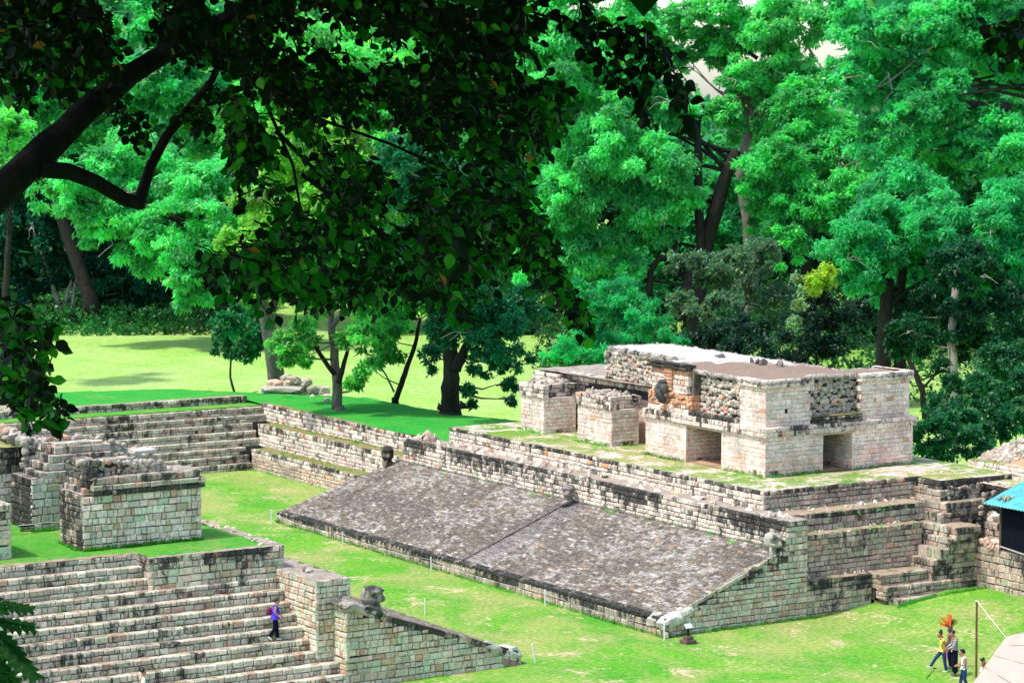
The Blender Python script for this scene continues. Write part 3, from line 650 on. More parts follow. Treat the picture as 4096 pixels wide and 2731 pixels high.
clad(m, (37.1, 93.9, z0), X, Z, -Y, 3.4, 2.1, .36, .26, 'grey', stain=lambda s, t: .25, dep=.12, colf=cf_); clad(m, (37.1, 96, z0), -Y, Z, -X, 2.1, 2.1, .34, .24, 'grey', stain=lambda s, t: .85, dep=.12)
for i, (xx, yy) in enumerate(((37.45, 93.95), (37.75, 94.0), (38.0, 94.1), (38.2, 94.3))):
    clad(m, (xx, yy, 6.75+.3*i), X, Z, -Y, 40.6-xx, .3, .5, .3, 'grey', stain=lambda s, t: .45, dep=.5, prd=.05, jit=.02); clad(m, (xx, yy+1.6, 6.75+.3*i), -Y, Z, -X, 1.6, .3, .36, .3, 'rubble', stain=lambda s, t: .6, dep=.5, prd=.1, jit=.03)
sheet(m, 38.2, 40.5, 94.4, 96, 7.93, M['captop'], .15, .06); m.box(38.5, 94.5, 6.7, 40.4, 95.9, 7.85, MO); m.box(38.0, 94.3, 6.7, 39, 95.6, 7.3, MO)
sheet(m, 37.1, 37.6, 93.9, 96, 6.8, M['captop'], .15, .03)
for i in range(4): m.block(Vector((38.3+i*.5, 94.35, 7.93)), X, Z, -Y, .48, .13, .4, pal('grey', .2), .03, .03)
m.build('wall', V_)
m = MB(); m.box(37.9, 96.2, 4.6, 41.2, 99, 7.3, MO); m.box(41, 96.2, 4.6, 43.2, 99, 6.7, MO)
rubble(m, (37.6, 96.0, 7.0), X, Z, -Y, 5.6, 1.1, .28, stain=.4, lim=lambda t: (0, 5.8-t*2.4))
clad(m, (38.2, 95.95, 4.7), X, Z, -Y, 5.2, 2.4, .36, .24, 'grey', stain=lambda s, t: .3, dep=.2)
for i in range(330):
    x = random.uniform(37.6, 43.3); y = random.uniform(96.1, 99); stoneball(m, (x, y, 8.0-.22*(x-37.6)), (random.uniform(.15, .35), random.uniform(.1, .25), random.uniform(.05, .12)), pal('rubble', .35))
m.build('vault_rubble', V_)
m = MB(); m.box(24, 97.1, 4.6, 38.2, 103, 7.65, MO)
wst = lambda s, t: .45+.45*(1.1 < t < 2.8)*max(0, .6+noise.noise((s*.5, 0, 0)))
clad(m, (24, 97, z0), X, Z, -Y, 14.2, 1.95, .36, .24, 'cream', stain=lambda s, t: .35, dep=.12); clad(m, (24, 96.9, 6.65), X, Z, -Y, 14.3, .35, .5, .35, 'grey', stain=lambda s, t: .7, dep=.3)
clad(m, (24, 96.85, 7.0), X, Z, -Y, 14.3, .7, .4, .24, 'grey', stain=lambda s, t: .75, dep=.3)
sheet(m, 24, 38.3, 96.8, 99.2, 7.72, M['platform'], .25, .06)
clad(m, (24, 99.1, 7.7), X, Z, -Y, 14.6, .45, .5, .22, 'grey', stain=lambda s, t: .4, dep=.3); sheet(m, 24, 38.6, 99.1, 104, 8.13, M['captop'], .25, .1)
for i in range(160): stoneball(m, (random.uniform(31, 38.4), random.uniform(99.3, 103), 8.16), (random.uniform(.15, .4), random.uniform(.15, .3), random.uniform(.05, .14)), pal('rubble', .4))
m.build('wall', V_)
m = MB(); m.box(24, 89, 4.6, 34.2, 91.5, 6.7, MO)
clad(m, (24, 88.86, z0), X, Z, -Y, 10.3, 2.05, .42, .24, 'green', stain=topst(2, .5, .25), dep=.12); clad(m, (34.3, 88.86, z0), Y, Z, X, 2.5, 2.05, .42, .24, 'green', dep=.12)
sheet(m, 24, 34.3, 88.86, 91.5, 6.74, M['captop'], .2, .05); clad(m, (24, 89.5, 6.7), X, Z, -Y, 9.6, .45, .42, .24, 'grey', stain=lambda s, t: .5, dep=.3)
m.build('wall', V_)

# ------------------------------------------------------------------ ruin and retaining walls at the right edge
RW = thing('retaining_wall', 'tall stone retaining wall running out of the photo on the right edge', 'wall', (75.5, 78, 0))
m = MB(); m.box(75.6, 60, -.3, 77.2, 83.6, 2.3, MO)
clad(m, (75.5, 83.65, .3), -Y, Z, -X, 22, 2.07, .38, .26, 'pink', stain=topst(2.07, .4, .35), dep=.15)
m.build('wall_face', RW)
m = MB(); sheet(m, 75.5, 77.1, 60, 83.6, 2.37, M['dirt'], .2, .06)
for i in range(60): stoneball(m, (random.uniform(75.7, 77), random.uniform(79, 83.5), 2.4), (random.uniform(.05, .18), random.uniform(.05, .2), .05), pal('cream', .1))
m.box(77.1, 60, 2, 77.8, 84.1, 3.1, MO); clad(m, (77, 84.1, 2.3), -Y, Z, -X, 20, .87, .4, .24, 'grey', stain=lambda s, t: .4, dep=.15); sheet(m, 77, 78, 60, 84.1, 3.17, M['dirt'], .2, .05)
for (y, c) in ((83.6, (.5, .42, .3, .2)), (83.3, (.55, .5, .42, .1)), (82.9, (.75, .72, .68, 0)), (82.3, (.6, .55, .5, .1))): stoneball(m, (77.3, y, 3.3), (.3, .35, .15), c)
m.build('earth_ledge', RW)
RR = thing('rubble_ruin', 'overgrown rubble ruin rising behind the turquoise roof', 'ruin', (79, 84, 3))
m = MB(); m.box(77.95, 60, 2.8, 82, 84.6, 4.3, MO); m.box(79.6, 60, 4.2, 84, 87.3, 5.2, MO)
rubble(m, (77.9, 84.6, 3.0), -Y, Z, -X, 1.5, 1.5, .26, stain=.6); rubble(m, (76.4, 83.5, 2.6), X, Z, -Y, 1.7, 1.9, .26, stain=.65, lim=lambda t: (t*.3, 1.7)); rubble(m, (75.5, 84.2, 3.2), X, Z, -Y, 2.5, 1.5, .24, stain=.6)
rubble(m, (76.3, 84.7, 2.4), -Y, Z, -X, 1.2, 1.0, .28, stain=.6)
rubble(m, (77.9, 82.3, 3.0), -Y, Z, -X, 14, 1.5, .26, stain=.6)
m.box(77.6, 60, 4.5, 80, 84.9, 4.68, MO); sheet(m, 77.5, 80, 60, 85, 4.69, M['platform'], .3, .04)
m.box(77.95, 82.2, 3.0, 78.3, 83.6, 4.5, mk_plain('recess_shade', (.01, .01, .01)))  # near-black box stands in for the shade under the ledge
m.build('rubble_bank', RR)
m = MB(); clad(m, (79.5, 87.4, 4.65), -Y, Z, -X, 25, .58, .36, .2, 'cream', stain=lambda s, t: .35, dep=.15); clad(m, (79.5, 87.4, 4.65), X, Z, Y, 4, .58, .36, .2, 'cream', dep=.15); sheet(m, 79.5, 81, 60, 87.4, 5.24, M['platform'], .3, .04)
m.build('course_wall', RR)
m = MB(); m.quad((79.9, 86.6, 5.2), (82.5, 85.0, 6.9), (82.5, 60, 7.1), (79.9, 60, 5.2), M['dirt'])
for i in range(900):
    y = 87-26*random.random()**1.5; k = random.random(); lim_ = min(1, (87.2-y)/2.2); z = 5.25+1.5*k*lim_; x = 79.9+2.0*k*lim_+.1
    stoneball(m, (x, y, z), (random.uniform(.08, .17), random.uniform(.1, .2), random.uniform(.08, .15)), pal('rubble', .2))
stoneball(m, (81.6, 85.0, 6.75), (.2, .2, .2), (.4, .3, .28, .3))
m.build('rubble_slope', RR)
m = MB(); wd = mk_plain('grey_wood', (.2, .2, .24), .8, .3, 6)
for i in range(5): m.box(77.86, 83.34-.14*(i+1), 3.55, 77.9, 83.34-.14*i-.01, 4.42, wd)
tag(m.build('wooden_panel'), 'grey wooden board panel in the dark recess left of the turquoise roof', 'board')
# ------------------------------------------------------------------ foliage
def quads_obj(name, V_, cols, mat, parent, nv=4):
    n = len(V_); me = bpy.data.meshes.new(name); me.vertices.add(n*nv); me.vertices.foreach_set('co', V_.astype(np.float32).ravel())
    me.loops.add(n*nv); me.loops.foreach_set('vertex_index', np.arange(n*nv, dtype=np.int32)); me.polygons.add(n)
    me.polygons.foreach_set('loop_start', np.arange(0, n*nv, nv, dtype=np.int32)); me.update(calc_edges=True); me.materials.append(mat)
    ca = me.color_attributes.new('col', 'FLOAT_COLOR', 'CORNER'); c4 = np.concatenate([cols, np.zeros((n, 1))], 1).astype(np.float32)
    ca.data.foreach_set('color', np.repeat(c4, nv, axis=0).ravel())
    o = bpy.data.objects.new(name, me); COL.objects.link(o)
    if parent: o.parent = parent; o.matrix_parent_inverse = Matrix.Translation(-parent.location)
    return o
def unit(a): return a/np.maximum(np.linalg.norm(a, axis=1, keepdims=True), 1e-9)
def sprays(cen, out, size, col, k=5, droop=.5, asp=.26, cv=.25):
    """k leaflets fanned from every spray centre; returns quads and colours"""
    n = len(cen); cen = np.repeat(cen, k, 0); out = np.repeat(out, k, 0); size = np.repeat(size, k); col = np.repeat(col, k, 0)
    d = out*.6+rng.normal(0, .65, (n*k, 3)); d[:, 2] -= droop; d = unit(d)
    up = rng.normal(0, .45, (n*k, 3)); up[:, 2] += 1; w = unit(np.cross(d, up)); L = size*rng.uniform(.6, 1.25, n*k)
    b = cen+rng.normal(0, .25, (n*k, 3))*size[:, None]; t = b+d*L[:, None]; mid = b+d*(L*.45)[:, None]; mid[:, 2] += L*.07
    q = np.stack([b, mid-w*(L*asp)[:, None], t, mid+w*(L*asp)[:, None]], 1)
    c = col*rng.uniform(1-cv, 1+cv, (n*k, 1)); y = rng.random(n*k) < .09; c[y] = c[y]*np.array([2.8, 1.25, .7]); y = rng.random(n*k) < .05; c[y] = c[y]*.6+np.array([.2, .28, .2])
    return q, np.clip(c, 0, .8)
def lobe_points(c, r, rz, n, flat=.55):
    nc = max(6, int(11+r*5)); cd = unit(rng.normal(0, 1, (nc, 3))+np.array([0, 0, .25])); rr = rng.uniform(.45, 1., nc)
    cc = np.array(c)+cd*rr[:, None]*np.array([r, r, rz]); cr = r*rng.uniform(.15, .36, nc); cb = rng.uniform(.6, 1.45, nc)
    i = rng.integers(0, nc, n); u = unit(rng.normal(0, 1, (n, 3))+np.array([0, 0, .5])); q = rng.random(n)**.5
    p = cc[i]+u*(cr[i]*q)[:, None]*np.array([1, 1, flat]); o = unit(u*np.array([1, 1, .4])+cd[i]*.4); return p, o, cb[i]
def limb(mb, pts, r0, r1, mat, sides=7, wob=.0):
    pts = [Vector(p) for p in pts]; out = []
    for a, b in zip(pts, pts[1:]):
        for k in range(4):
            p = a.lerp(b, k/4); out.append(p+Vector((noise.noise(p*.7), noise.noise(p*.7+Vector((9, 0, 0))), 0))*wob)
    out.append(pts[-1]); K = len(out); mb.tube(out, [r0+(r1-r0)*(i/(K-1))**.8 for i in range(K)], mat, sides, rough=.25)
def tree(name, label, D, lobes, col, base=None, tr=.35, bark='darkbark', trunkpx=None, size=.5, K=75, k=5, droop=.5, asp=.26, group='trees around the ruins', extra=None, rz=.85, limbs=True, flat=.55):
    bm_ = M[bark] if bark in M else M['bark']
    if K == 75: K = 250; size *= .6; fill_ = True
    else: fill_ = False
    if D > 170: size *= D/165; K *= (165/D)**2; tr *= D/165
    if fill_: lobes = [(l[0], l[1], l[2]*1.1)+tuple(l[3:]) for l in lobes]
    cs = [(atD(u, v, D+dd), r*(D+dd)/5930) for (u, v, r, dd) in [(l+(rng.uniform(-4, 4),))[:4] if len(l) == 3 else l for l in lobes]]
    if fill_:
        ex = []
        for c, r in cs:
            for _ in range(2):
                d = Vector((random.gauss(0, 1), random.gauss(0, 1), random.gauss(0, .8))).normalized(); ex.append((c+d*r*random.uniform(.75, 1.15), r*random.uniform(.3, .5)))
        main = cs; cs = cs+ex
    else: main = cs
    if base is None:
        mu = sum(l[0] for l in lobes)/len(lobes); p = atD(mu, 700, D); base = Vector((p.x, p.y, field_z(p.x, p.y)-.1))
    base = Vector(base); t = thing(name, label, 'tree', base, group)
    mb = MB(); top = max(cs, key=lambda c: c[0].z)[0]
    if trunkpx: path = [base]+[atD(u, v, D) for u, v in trunkpx]
    else: path = [base, base.lerp(top, .35)+Vector((random.uniform(-.6, .6), random.uniform(-.6, .6), 0)), base.lerp(top, .65)]
    limb(mb, [base-Vector((0, 0, .5)), base+Vector((0, 0, .25))], tr*1.45, tr*1.1, bm_, 9); limb(mb, path, tr, tr*.5, bm_, 9, .1)
    if limbs:
        for c, r in main:
            st = min(path[1:], key=lambda p: (p-c).length) if len(path) > 2 else path[-1]
            st = st.lerp(path[max(0, path.index(st)-1)], random.uniform(0, .6))
            mid = st.lerp(c, .5)+Vector((0, 0, -.08*(c-st).length)); limb(mb, [st, mid, c], min(tr*.22, .04+.012*(c-st).length), .02, bm_, 5, .5)
            for _ in range(2):
                e = c+Vector((random.uniform(-1, 1), random.uniform(-1, 1), random.uniform(-.5, .6)))*r*.9; limb(mb, [mid.lerp(c, .6), e], .05, .015, bm_, 4, .2)
    if extra:
        for pts, r0, r1, bk in extra: limb(mb, [atD(u, v, D-.5) for u, v in pts], r0, r1, M[bk], 7, .12)
    if fill_ and 'hidden' not in name:
        for c, r in main:
            if random.random() < .4:
                a = c+Vector((random.uniform(-.6, .6), random.uniform(-.6, .6), random.uniform(-.5, .3)))*r-_F0*r*.85
                for _ in range(3):
                    e = a+Vector((random.gauss(0, .5), random.gauss(0, .4), random.uniform(-.5, .3)))*r*.7; limb(mb, [a, a.lerp(e, .5)+Vector((0, 0, .1*r)), e], .05*D/200, .012, M['palebark'], 4, .3)
    mb.build('trunk', t, True)
    P, O_, Bc = [], [], []
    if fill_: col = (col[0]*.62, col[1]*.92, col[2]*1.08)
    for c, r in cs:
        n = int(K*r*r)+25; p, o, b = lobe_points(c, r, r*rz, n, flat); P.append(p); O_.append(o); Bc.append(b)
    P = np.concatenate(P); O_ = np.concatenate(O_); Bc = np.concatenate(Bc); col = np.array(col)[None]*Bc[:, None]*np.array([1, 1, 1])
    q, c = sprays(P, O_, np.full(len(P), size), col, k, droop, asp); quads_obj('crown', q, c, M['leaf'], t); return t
BR = (.15, .6, .2); YG = (.34, .55, .09); GY = (.09, .19, .13); TE = (.02, .36, .15)
tree('drooping_tree', 'light green tree drooping over the far left field behind the dark branch fork', 225, [(150, 440, 75), (230, 500, 85), (330, 545, 90), (430, 600, 75), (470, 470, 105), (340, 400, 105), (560, 520, 85), (440, 680, 40), (590, 640, 60), (250, 400, 75), (560, 410, 90)], BR, tr=.3, base=tuple(atD(720, 800, 225)), trunkpx=[(690, 620), (640, 590), (480, 500)], droop=.8, size=.6, asp=.2, extra=[([(330, 470), (400, 500), (470, 540), (560, 580), (640, 600)], .3, .4, 'darkbark'), ([(225, 590), (260, 560), (250, 545)], .05, .03, 'palebark')])
tree('edge_tree', 'yellowish green tree cut by the left edge of the photo under the thick branch', 195, [(10, 310, 62), (-30, 400, 60), (30, 390, 30), (35, 275, 30)], (.22, .6, .15), size=.55, tr=.3)
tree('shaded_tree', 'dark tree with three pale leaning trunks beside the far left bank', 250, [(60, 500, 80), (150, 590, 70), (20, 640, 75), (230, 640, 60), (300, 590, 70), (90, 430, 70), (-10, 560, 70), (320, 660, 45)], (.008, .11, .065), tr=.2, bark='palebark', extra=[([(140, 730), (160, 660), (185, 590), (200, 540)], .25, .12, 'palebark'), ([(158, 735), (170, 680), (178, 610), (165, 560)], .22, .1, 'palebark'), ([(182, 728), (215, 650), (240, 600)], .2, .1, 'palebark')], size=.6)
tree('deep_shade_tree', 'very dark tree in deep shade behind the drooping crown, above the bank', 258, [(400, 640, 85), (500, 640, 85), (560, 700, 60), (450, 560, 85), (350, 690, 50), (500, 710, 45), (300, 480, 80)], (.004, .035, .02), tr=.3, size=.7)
tree('upper_left_tree', 'mid green tree showing through the leaves in the top left corner', 245, [(60, 150, 120), (200, 120, 110), (350, 200, 110), (480, 280, 110), (230, 270, 90), (110, 230, 60), (20, 30, 100), (400, 60, 110)], (.11, .52, .19), size=.6, tr=.5)
tree('hidden_tree', 'bright tree filling the gaps behind the middle of the dark leaf canopy', 240, [(620, 300, 125), (750, 420, 120), (700, 180, 130), (860, 300, 125), (900, 480, 125), (1020, 380, 125), (1100, 520, 105), (850, 150, 130), (1050, 180, 140), (1180, 300, 105), (980, 620, 90), (1120, 640, 60)], (.2, .6, .16), size=.65, tr=.6)
t1 = (75.97, 149.1, 2.6)
tree('mound_tree', 'yellow green tree with a thick grey leaning trunk behind the stone pile', 166, [(560, 590, 65), (640, 560, 85), (700, 620, 75), (590, 660, 50), (740, 540, 85), (640, 480, 85), (800, 620, 70), (640, 430, 95, -18), (730, 330, 110, -20), (840, 430, 110, -20)], YG, base=t1, tr=.62, trunkpx=[(625, 790), (608, 700), (600, 600)], bark='bark', group='trees on the grass mound', droop=.4)
tree('understory_tree', 'dark green leafy young tree just left of the thick grey trunk', 172, [(560, 740, 50), (510, 785, 36), (560, 800, 40), (525, 745, 36), (600, 770, 36)], (.015, .2, .08), size=.34, K=180, tr=.1, base=(74.6, 152.5, 1.5))
tree('mound_tree', 'slim pale trunk tree leaning left, nearest to the tiered side wall', 151.5, [(700, 770, 48), (830, 770, 45), (740, 640, 80), (850, 660, 70), (655, 790, 30), (800, 600, 70), (690, 820, 20), (830, 860, 18), (810, 880, 14)], (.19, .5, .11), base=(71.66, 132.98, 3.4), tr=.34, trunkpx=[(773, 860), (765, 780), (757, 720), (762, 650)], bark='bark', group='trees on the grass mound', extra=[([(768, 860), (725, 795), (690, 755)], .16, .1, 'darkbark'), ([(765, 750), (780, 725), (788, 705)], .16, .12, 'bark'), ([(775, 880), (790, 830), (800, 800)], .18, .1, 'darkbark')])
tree('mound_tree', 'small forked tree with a thin leaning trunk on the crest of the grass mound', 154, [(880, 790, 36), (930, 720, 55), (1000, 690, 55), (870, 730, 40), (855, 835, 18), (900, 760, 25)], (.12, .46, .1), base=(76.6, 134.9, 3.4), tr=.2, trunkpx=[(925, 870), (945, 820), (958, 775), (965, 730)], bark='darkbark', group='trees on the grass mound', extra=[([(905, 900), (885, 860), (862, 822)], .07, .04, 'bark')])
tree('mound_tree', 'stout black trunk tree with dark drooping foliage at the right end of the mound', 149, [(1080, 720, 85), (1150, 760, 70), (1010, 750, 42), (1180, 820, 38), (1110, 830, 36), (990, 820, 26), (1060, 650, 85), (1200, 700, 65), (950, 400, 110, -10), (1050, 480, 100, -9), (1120, 400, 80, -6), (960, 560, 70, -8), (1172, 880, 14), (1170, 915, 9), (1075, 900, 14), (1085, 930, 8), (1000, 790, 25)], (.012, .17, .07), base=(76.6, 128.4, 3.3), tr=.62, trunkpx=[(1037, 870), (1036, 800), (1030, 740)], bark='darkbark', group='trees on the grass mound', size=.42, extra=[([(1045, 850), (1065, 800), (1082, 770)], .35, .25, 'darkbark'), ([(1055, 930), (1075, 935)], .3, .08, 'darkbark'), ([(1015, 932), (1005, 940)], .3, .08, 'darkbark')])
for lob, lab, c in (([(1290, 830, 46), (1370, 835, 45), (1330, 790, 50)], 'feathery bright green shrub spreading left of the temple roof', (.02, .42, .16)), ([(1350, 740, 66), (1430, 690, 62), (1330, 680, 45)], 'tall feathery shrub rising above the other two behind the temple', TE), ([(1440, 790, 72), (1520, 800, 60), (1490, 730, 48), (1400, 800, 50)], 'feathery teal green shrub directly behind the pale roof', TE)):
    tree('feathery_shrub', lab, 194, lob, c, size=.34, asp=.12, K=190, k=7, tr=.12, droop=.35, group='feathery shrubs behind the temple')
tree('grey_green_tree', 'grey green small leaved tree between the leaning trunk and the yellow bush', 206, [(1600, 620, 72), (1700, 640, 75), (1780, 700, 65), (1650, 720, 65), (1560, 700, 42), (1740, 590, 60)], GY, size=.3, K=150, tr=.25)
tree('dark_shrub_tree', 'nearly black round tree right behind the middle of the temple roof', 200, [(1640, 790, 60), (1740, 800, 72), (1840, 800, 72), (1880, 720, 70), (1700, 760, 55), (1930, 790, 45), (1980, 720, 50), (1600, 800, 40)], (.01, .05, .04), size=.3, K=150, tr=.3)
tree('great_tree', 'huge bright tree with a long leaning trunk in the centre of the forest', 225, [(1290, 420, 100), (1280, 560, 80), (1400, 480, 100), (1480, 380, 105), (1520, 500, 80), (1400, 330, 105), (1300, 250, 105), (1260, 150, 110), (1400, 160, 110), (1530, 250, 75), (1350, 590, 70), (1450, 590, 60), (1560, 430, 65), (1230, 340, 80), (1300, 50, 105), (1430, 40, 80), (1250, 640, 50)], BR, tr=.75, base=tuple(atD(1590, 795, 225)), droop=.75, size=.6, asp=.2, trunkpx=[(1600, 640), (1625, 550), (1655, 440), (1690, 345)], extra=[([(1563, 735), (1568, 680), (1610, 590), (1605, 420), (1600, 300), (1612, 240)], .55, .3, 'darkbark'), ([(1490, 680), (1495, 620), (1510, 595), (1550, 570), (1560, 520)], .35, .15, 'darkbark'), ([(1430, 245), (1400, 270), (1360, 235)], .22, .08, 'palebark')])
tree('upper_tree', 'bright tree against the pale sky gap near the top of the photo', 242, [(1700, 100, 95), (1790, 50, 80), (1720, 215, 70), (1800, 140, 60), (1730, 300, 70), (1650, 120, 45), (1760, 240, 50), (1600, 40, 60), (1850, 210, 60), (1880, 60, 55), (1560, 130, 45), (1530, 60, 50), (1860, -10, 60), (1700, 180, 50), (1660, 10, 60)], (.18, .6, .2), tr=.5, trunkpx=[(1730, 600), (1700, 400), (1740, 200)], bark='bark', extra=[([(1870, 130), (1840, 80), (1830, 30)], .15, .05, 'palebark'), ([(1740, 135), (1700, 105), (1680, 100)], .2, .08, 'darkbark')])
tree('middle_right_tree', 'mid green spreading tree right of the leaning trunk, above the yellow bush', 225, [(1830, 480, 85), (1780, 400, 80), (1900, 430, 85), (1880, 330, 95), (1990, 380, 95), (1800, 560, 55), (1760, 480, 65), (1950, 500, 60), (1830, 260, 70)], (.12, .54, .16), tr=.4, extra=[([(1795, 330), (1820, 380), (1850, 395)], .25, .2, 'darkbark')])
tree('right_tree', 'large mid green tree with a grey trunk behind the right end of the temple', 182, [(1950, 560, 72), (2050, 520, 85), (2130, 600, 80), (2080, 460, 90), (2200, 520, 90), (2300, 480, 95), (2200, 640, 65), (2020, 600, 60), (2290, 600, 80), (1960, 640, 45), (2040, 680, 36), (2250, 690, 50), (2340, 560, 80)], (.06, .45, .16), tr=.45, base=tuple(atD(2068, 900, 182)), trunkpx=[(2066, 760), (2068, 660), (2080, 560)], size=.6, droop=.8, asp=.2, extra=[([(2030, 860), (2028, 780), (2035, 700), (2040, 640)], .55, .4, 'darkbark'), ([(2055, 690), (2090, 665), (2130, 640)], .25, .15, 'darkbark')])
tree('upper_right_tree', 'tall tree with mossy black limbs in the top right of the photo', 214, [(2080, 100, 110), (2200, 60, 110), (2320, 130, 100), (2000, 180, 80), (2130, 260, 90), (2250, 300, 80), (2330, 350, 85), (2180, 380, 85), (2060, 340, 85), (1960, 60, 70), (1950, 190, 50), (2300, 20, 90)], (.1, .52, .19), tr=.6, base=tuple(atD(2420, 823, 214)), trunkpx=[(2420, 500), (2360, 140)], extra=[([(2080, 230), (2140, 228), (2160, 245), (2230, 240), (2320, 248)], .18, .35, 'darkbark'), ([(2190, 10), (2230, 50), (2270, 90), (2352, 150)], .4, .5, 'darkbark'), ([(2150, 100), (2090, 150), (2040, 190), (1990, 215)], .12, .04, 'palebark'), ([(2040, 165), (2050, 210), (2030, 235)], .08, .04, 'palebark'), ([(1975, 205), (2000, 215), (2045, 170)], .05, .05, 'palebark')], size=.55)
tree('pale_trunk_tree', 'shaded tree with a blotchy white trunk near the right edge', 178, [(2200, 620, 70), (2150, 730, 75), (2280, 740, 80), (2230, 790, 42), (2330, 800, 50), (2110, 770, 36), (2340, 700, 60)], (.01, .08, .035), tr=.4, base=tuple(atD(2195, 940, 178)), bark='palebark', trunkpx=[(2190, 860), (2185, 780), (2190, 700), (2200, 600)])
tree('lawn_tree', 'thin dark tree leaning left on the shaded lawn right of the temple', 171, [(2080, 790, 34), (2060, 760, 30), (2165, 840, 16)], (.01, .08, .03), tr=.24, base=tuple(ground(3700, 1692, .1)), bark='darkbark', trunkpx=[(2118, 900), (2105, 860), (2085, 820), (2070, 770)], extra=[([(2120, 890), (2145, 862), (2170, 845)], .1, .05, 'darkbark')])
tree('yellow_bush', 'yellow green bush lit up among dark trees left of the right trunk', 199, [(1880, 650, 38), (1905, 625, 28), (1865, 690, 22)], (.36, .5, .06), size=.3, K=150, tr=.1)
tree('silver_sapling', 'slender sapling with pale silvery leaves beside the yellow bush', 197, [(1835, 700, 14), (1825, 740, 15), (1845, 670, 13), (1830, 640, 12)], (.25, .4, .25), size=.28, K=200, tr=.06, flat=.9)
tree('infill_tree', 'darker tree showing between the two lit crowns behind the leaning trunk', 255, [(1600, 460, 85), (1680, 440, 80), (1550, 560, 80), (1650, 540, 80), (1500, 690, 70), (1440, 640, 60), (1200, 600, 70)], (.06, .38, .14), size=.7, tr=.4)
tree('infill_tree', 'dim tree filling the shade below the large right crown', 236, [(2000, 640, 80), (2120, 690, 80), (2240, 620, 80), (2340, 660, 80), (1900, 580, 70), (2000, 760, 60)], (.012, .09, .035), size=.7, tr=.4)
for i, (lob, lab) in enumerate((([(2130, 1010, 50), (2165, 985, 45), (2150, 1040, 40)], 'dark low bush beside the right corner of the temple'), ([(2215, 1020, 50), (2215, 975, 42), (2190, 950, 28)], 'dark rounded bush left of the rubble ruin'), ([(2290, 985, 50), (2265, 940, 40), (2250, 1000, 40)], 'dark bush with pale leaf tips behind the rubble ruin'), ([(2345, 950, 55), (2345, 880, 50), (2310, 920, 40)], 'tall dark bush cut by the right edge of the photo'), ([(2150, 930, 26), (2165, 955, 25)], 'small bush behind the other bushes right of the temple'), ([(2240, 900, 55), (2300, 870, 50), (2190, 890, 40)], 'wide dark bush filling the shade under the pale trunk'), ([(2340, 830, 60), (2280, 820, 45)], 'highest dark bush at the right edge above the others'))):
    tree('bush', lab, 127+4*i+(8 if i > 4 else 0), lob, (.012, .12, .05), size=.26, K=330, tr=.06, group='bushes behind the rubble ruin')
# far forest: one mass nobody could count
def mass(name, label, n, fn, col, size, k=5, mat='leaf', asp=.3):
    P = np.array([fn() for _ in range(n)]); out = rng.normal(0, 1, (n, 3)); out[:, 2] = abs(out[:, 2])
    nz = np.array([noise.noise((p[0]*.1, p[1]*.1, p[2]*.14)) for p in P]); c = np.array(col)[None]*(1+1.1*nz)[:, None]
    if 'far' in name: c = c*(1+2.6*np.clip((P[:, 2]-7)/9, 0, 1))[:, None]*np.array([1.4, 1, 1])  # leaf colour lightened with height, imitating daylight on the crown tops
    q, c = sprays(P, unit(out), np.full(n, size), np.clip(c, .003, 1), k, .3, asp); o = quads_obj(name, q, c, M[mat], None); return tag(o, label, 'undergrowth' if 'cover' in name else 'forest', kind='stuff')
def ff():
    while 1:
        u = random.uniform(-150, 2500); v = random.uniform(-60, 900); D = random.uniform(275, 320)
        if 1500 < u < 1960 and v < 250+60*noise.noise((u*.01, 0, 0)): continue
        if 1300 < u < 1520 and v < 60: continue
        return tuple(atD(u, v, D))
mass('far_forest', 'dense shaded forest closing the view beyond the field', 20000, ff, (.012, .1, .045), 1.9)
def fc():
    u = random.uniform(-60, 600); D = 237+random.random()*40; p = atD(u, 760, D); return (p.x, p.y, field_z(p.x, p.y)+random.random()**2*2.2*(min(1, (D-236)/5)))
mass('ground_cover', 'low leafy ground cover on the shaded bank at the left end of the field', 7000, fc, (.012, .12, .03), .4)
def fr():
    u = random.uniform(1050, 2500); D = random.uniform(205 if u > 1230 else 238, 300) if random.random() < .8 else random.uniform(182, 205)
    if u < 1230: D = max(D, 238)
    if D < 205 and u > 1750 and random.random() < .7: D = random.uniform(212, 262)
    p = atD(u, 800, D); return (p.x, p.y, field_z(p.x, p.y)+random.random()**2*(3.4 if D > 210 else 1.2))
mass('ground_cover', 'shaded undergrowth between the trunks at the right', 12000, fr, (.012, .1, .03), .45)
# weeds growing out of the masonry joints
def fw():
    r = random.random()
    if r < .35: k = random.randint(1, 12); return (random.uniform(28, 43.5), 87.2-.48*(k-1)-random.uniform(0, .06), 4.75-.385*k+.02)
    if r < .5: return (random.uniform(67.1, 68.1)**1, random.uniform(116, 135), 1.24)
    if r < .65: return (69.05-abs(random.gauss(0, .12)), random.uniform(116, 136), 2.5)
    if r < .8: k = random.randint(0, 7); return (random.uniform(50, 67), 134.85+.43*k, .41*k+.02)
    if r < .86: return (XT-.05-abs(random.gauss(0, .1)), random.uniform(84, 114), 2.98)
    if r < .93: return (random.uniform(67, 74), random.choice((84.6, 85.95, 83.85))-random.uniform(0, .05), random.choice((3.33, 4.06, 1.54)))
    return (37.0-random.uniform(0, .1), random.uniform(89, 91), 4.76)
mass('weed_cover', 'tiny weeds and grass tufts growing in the joints of the steps and walls', 900, fw, (.06, .33, .03), .1, 5)

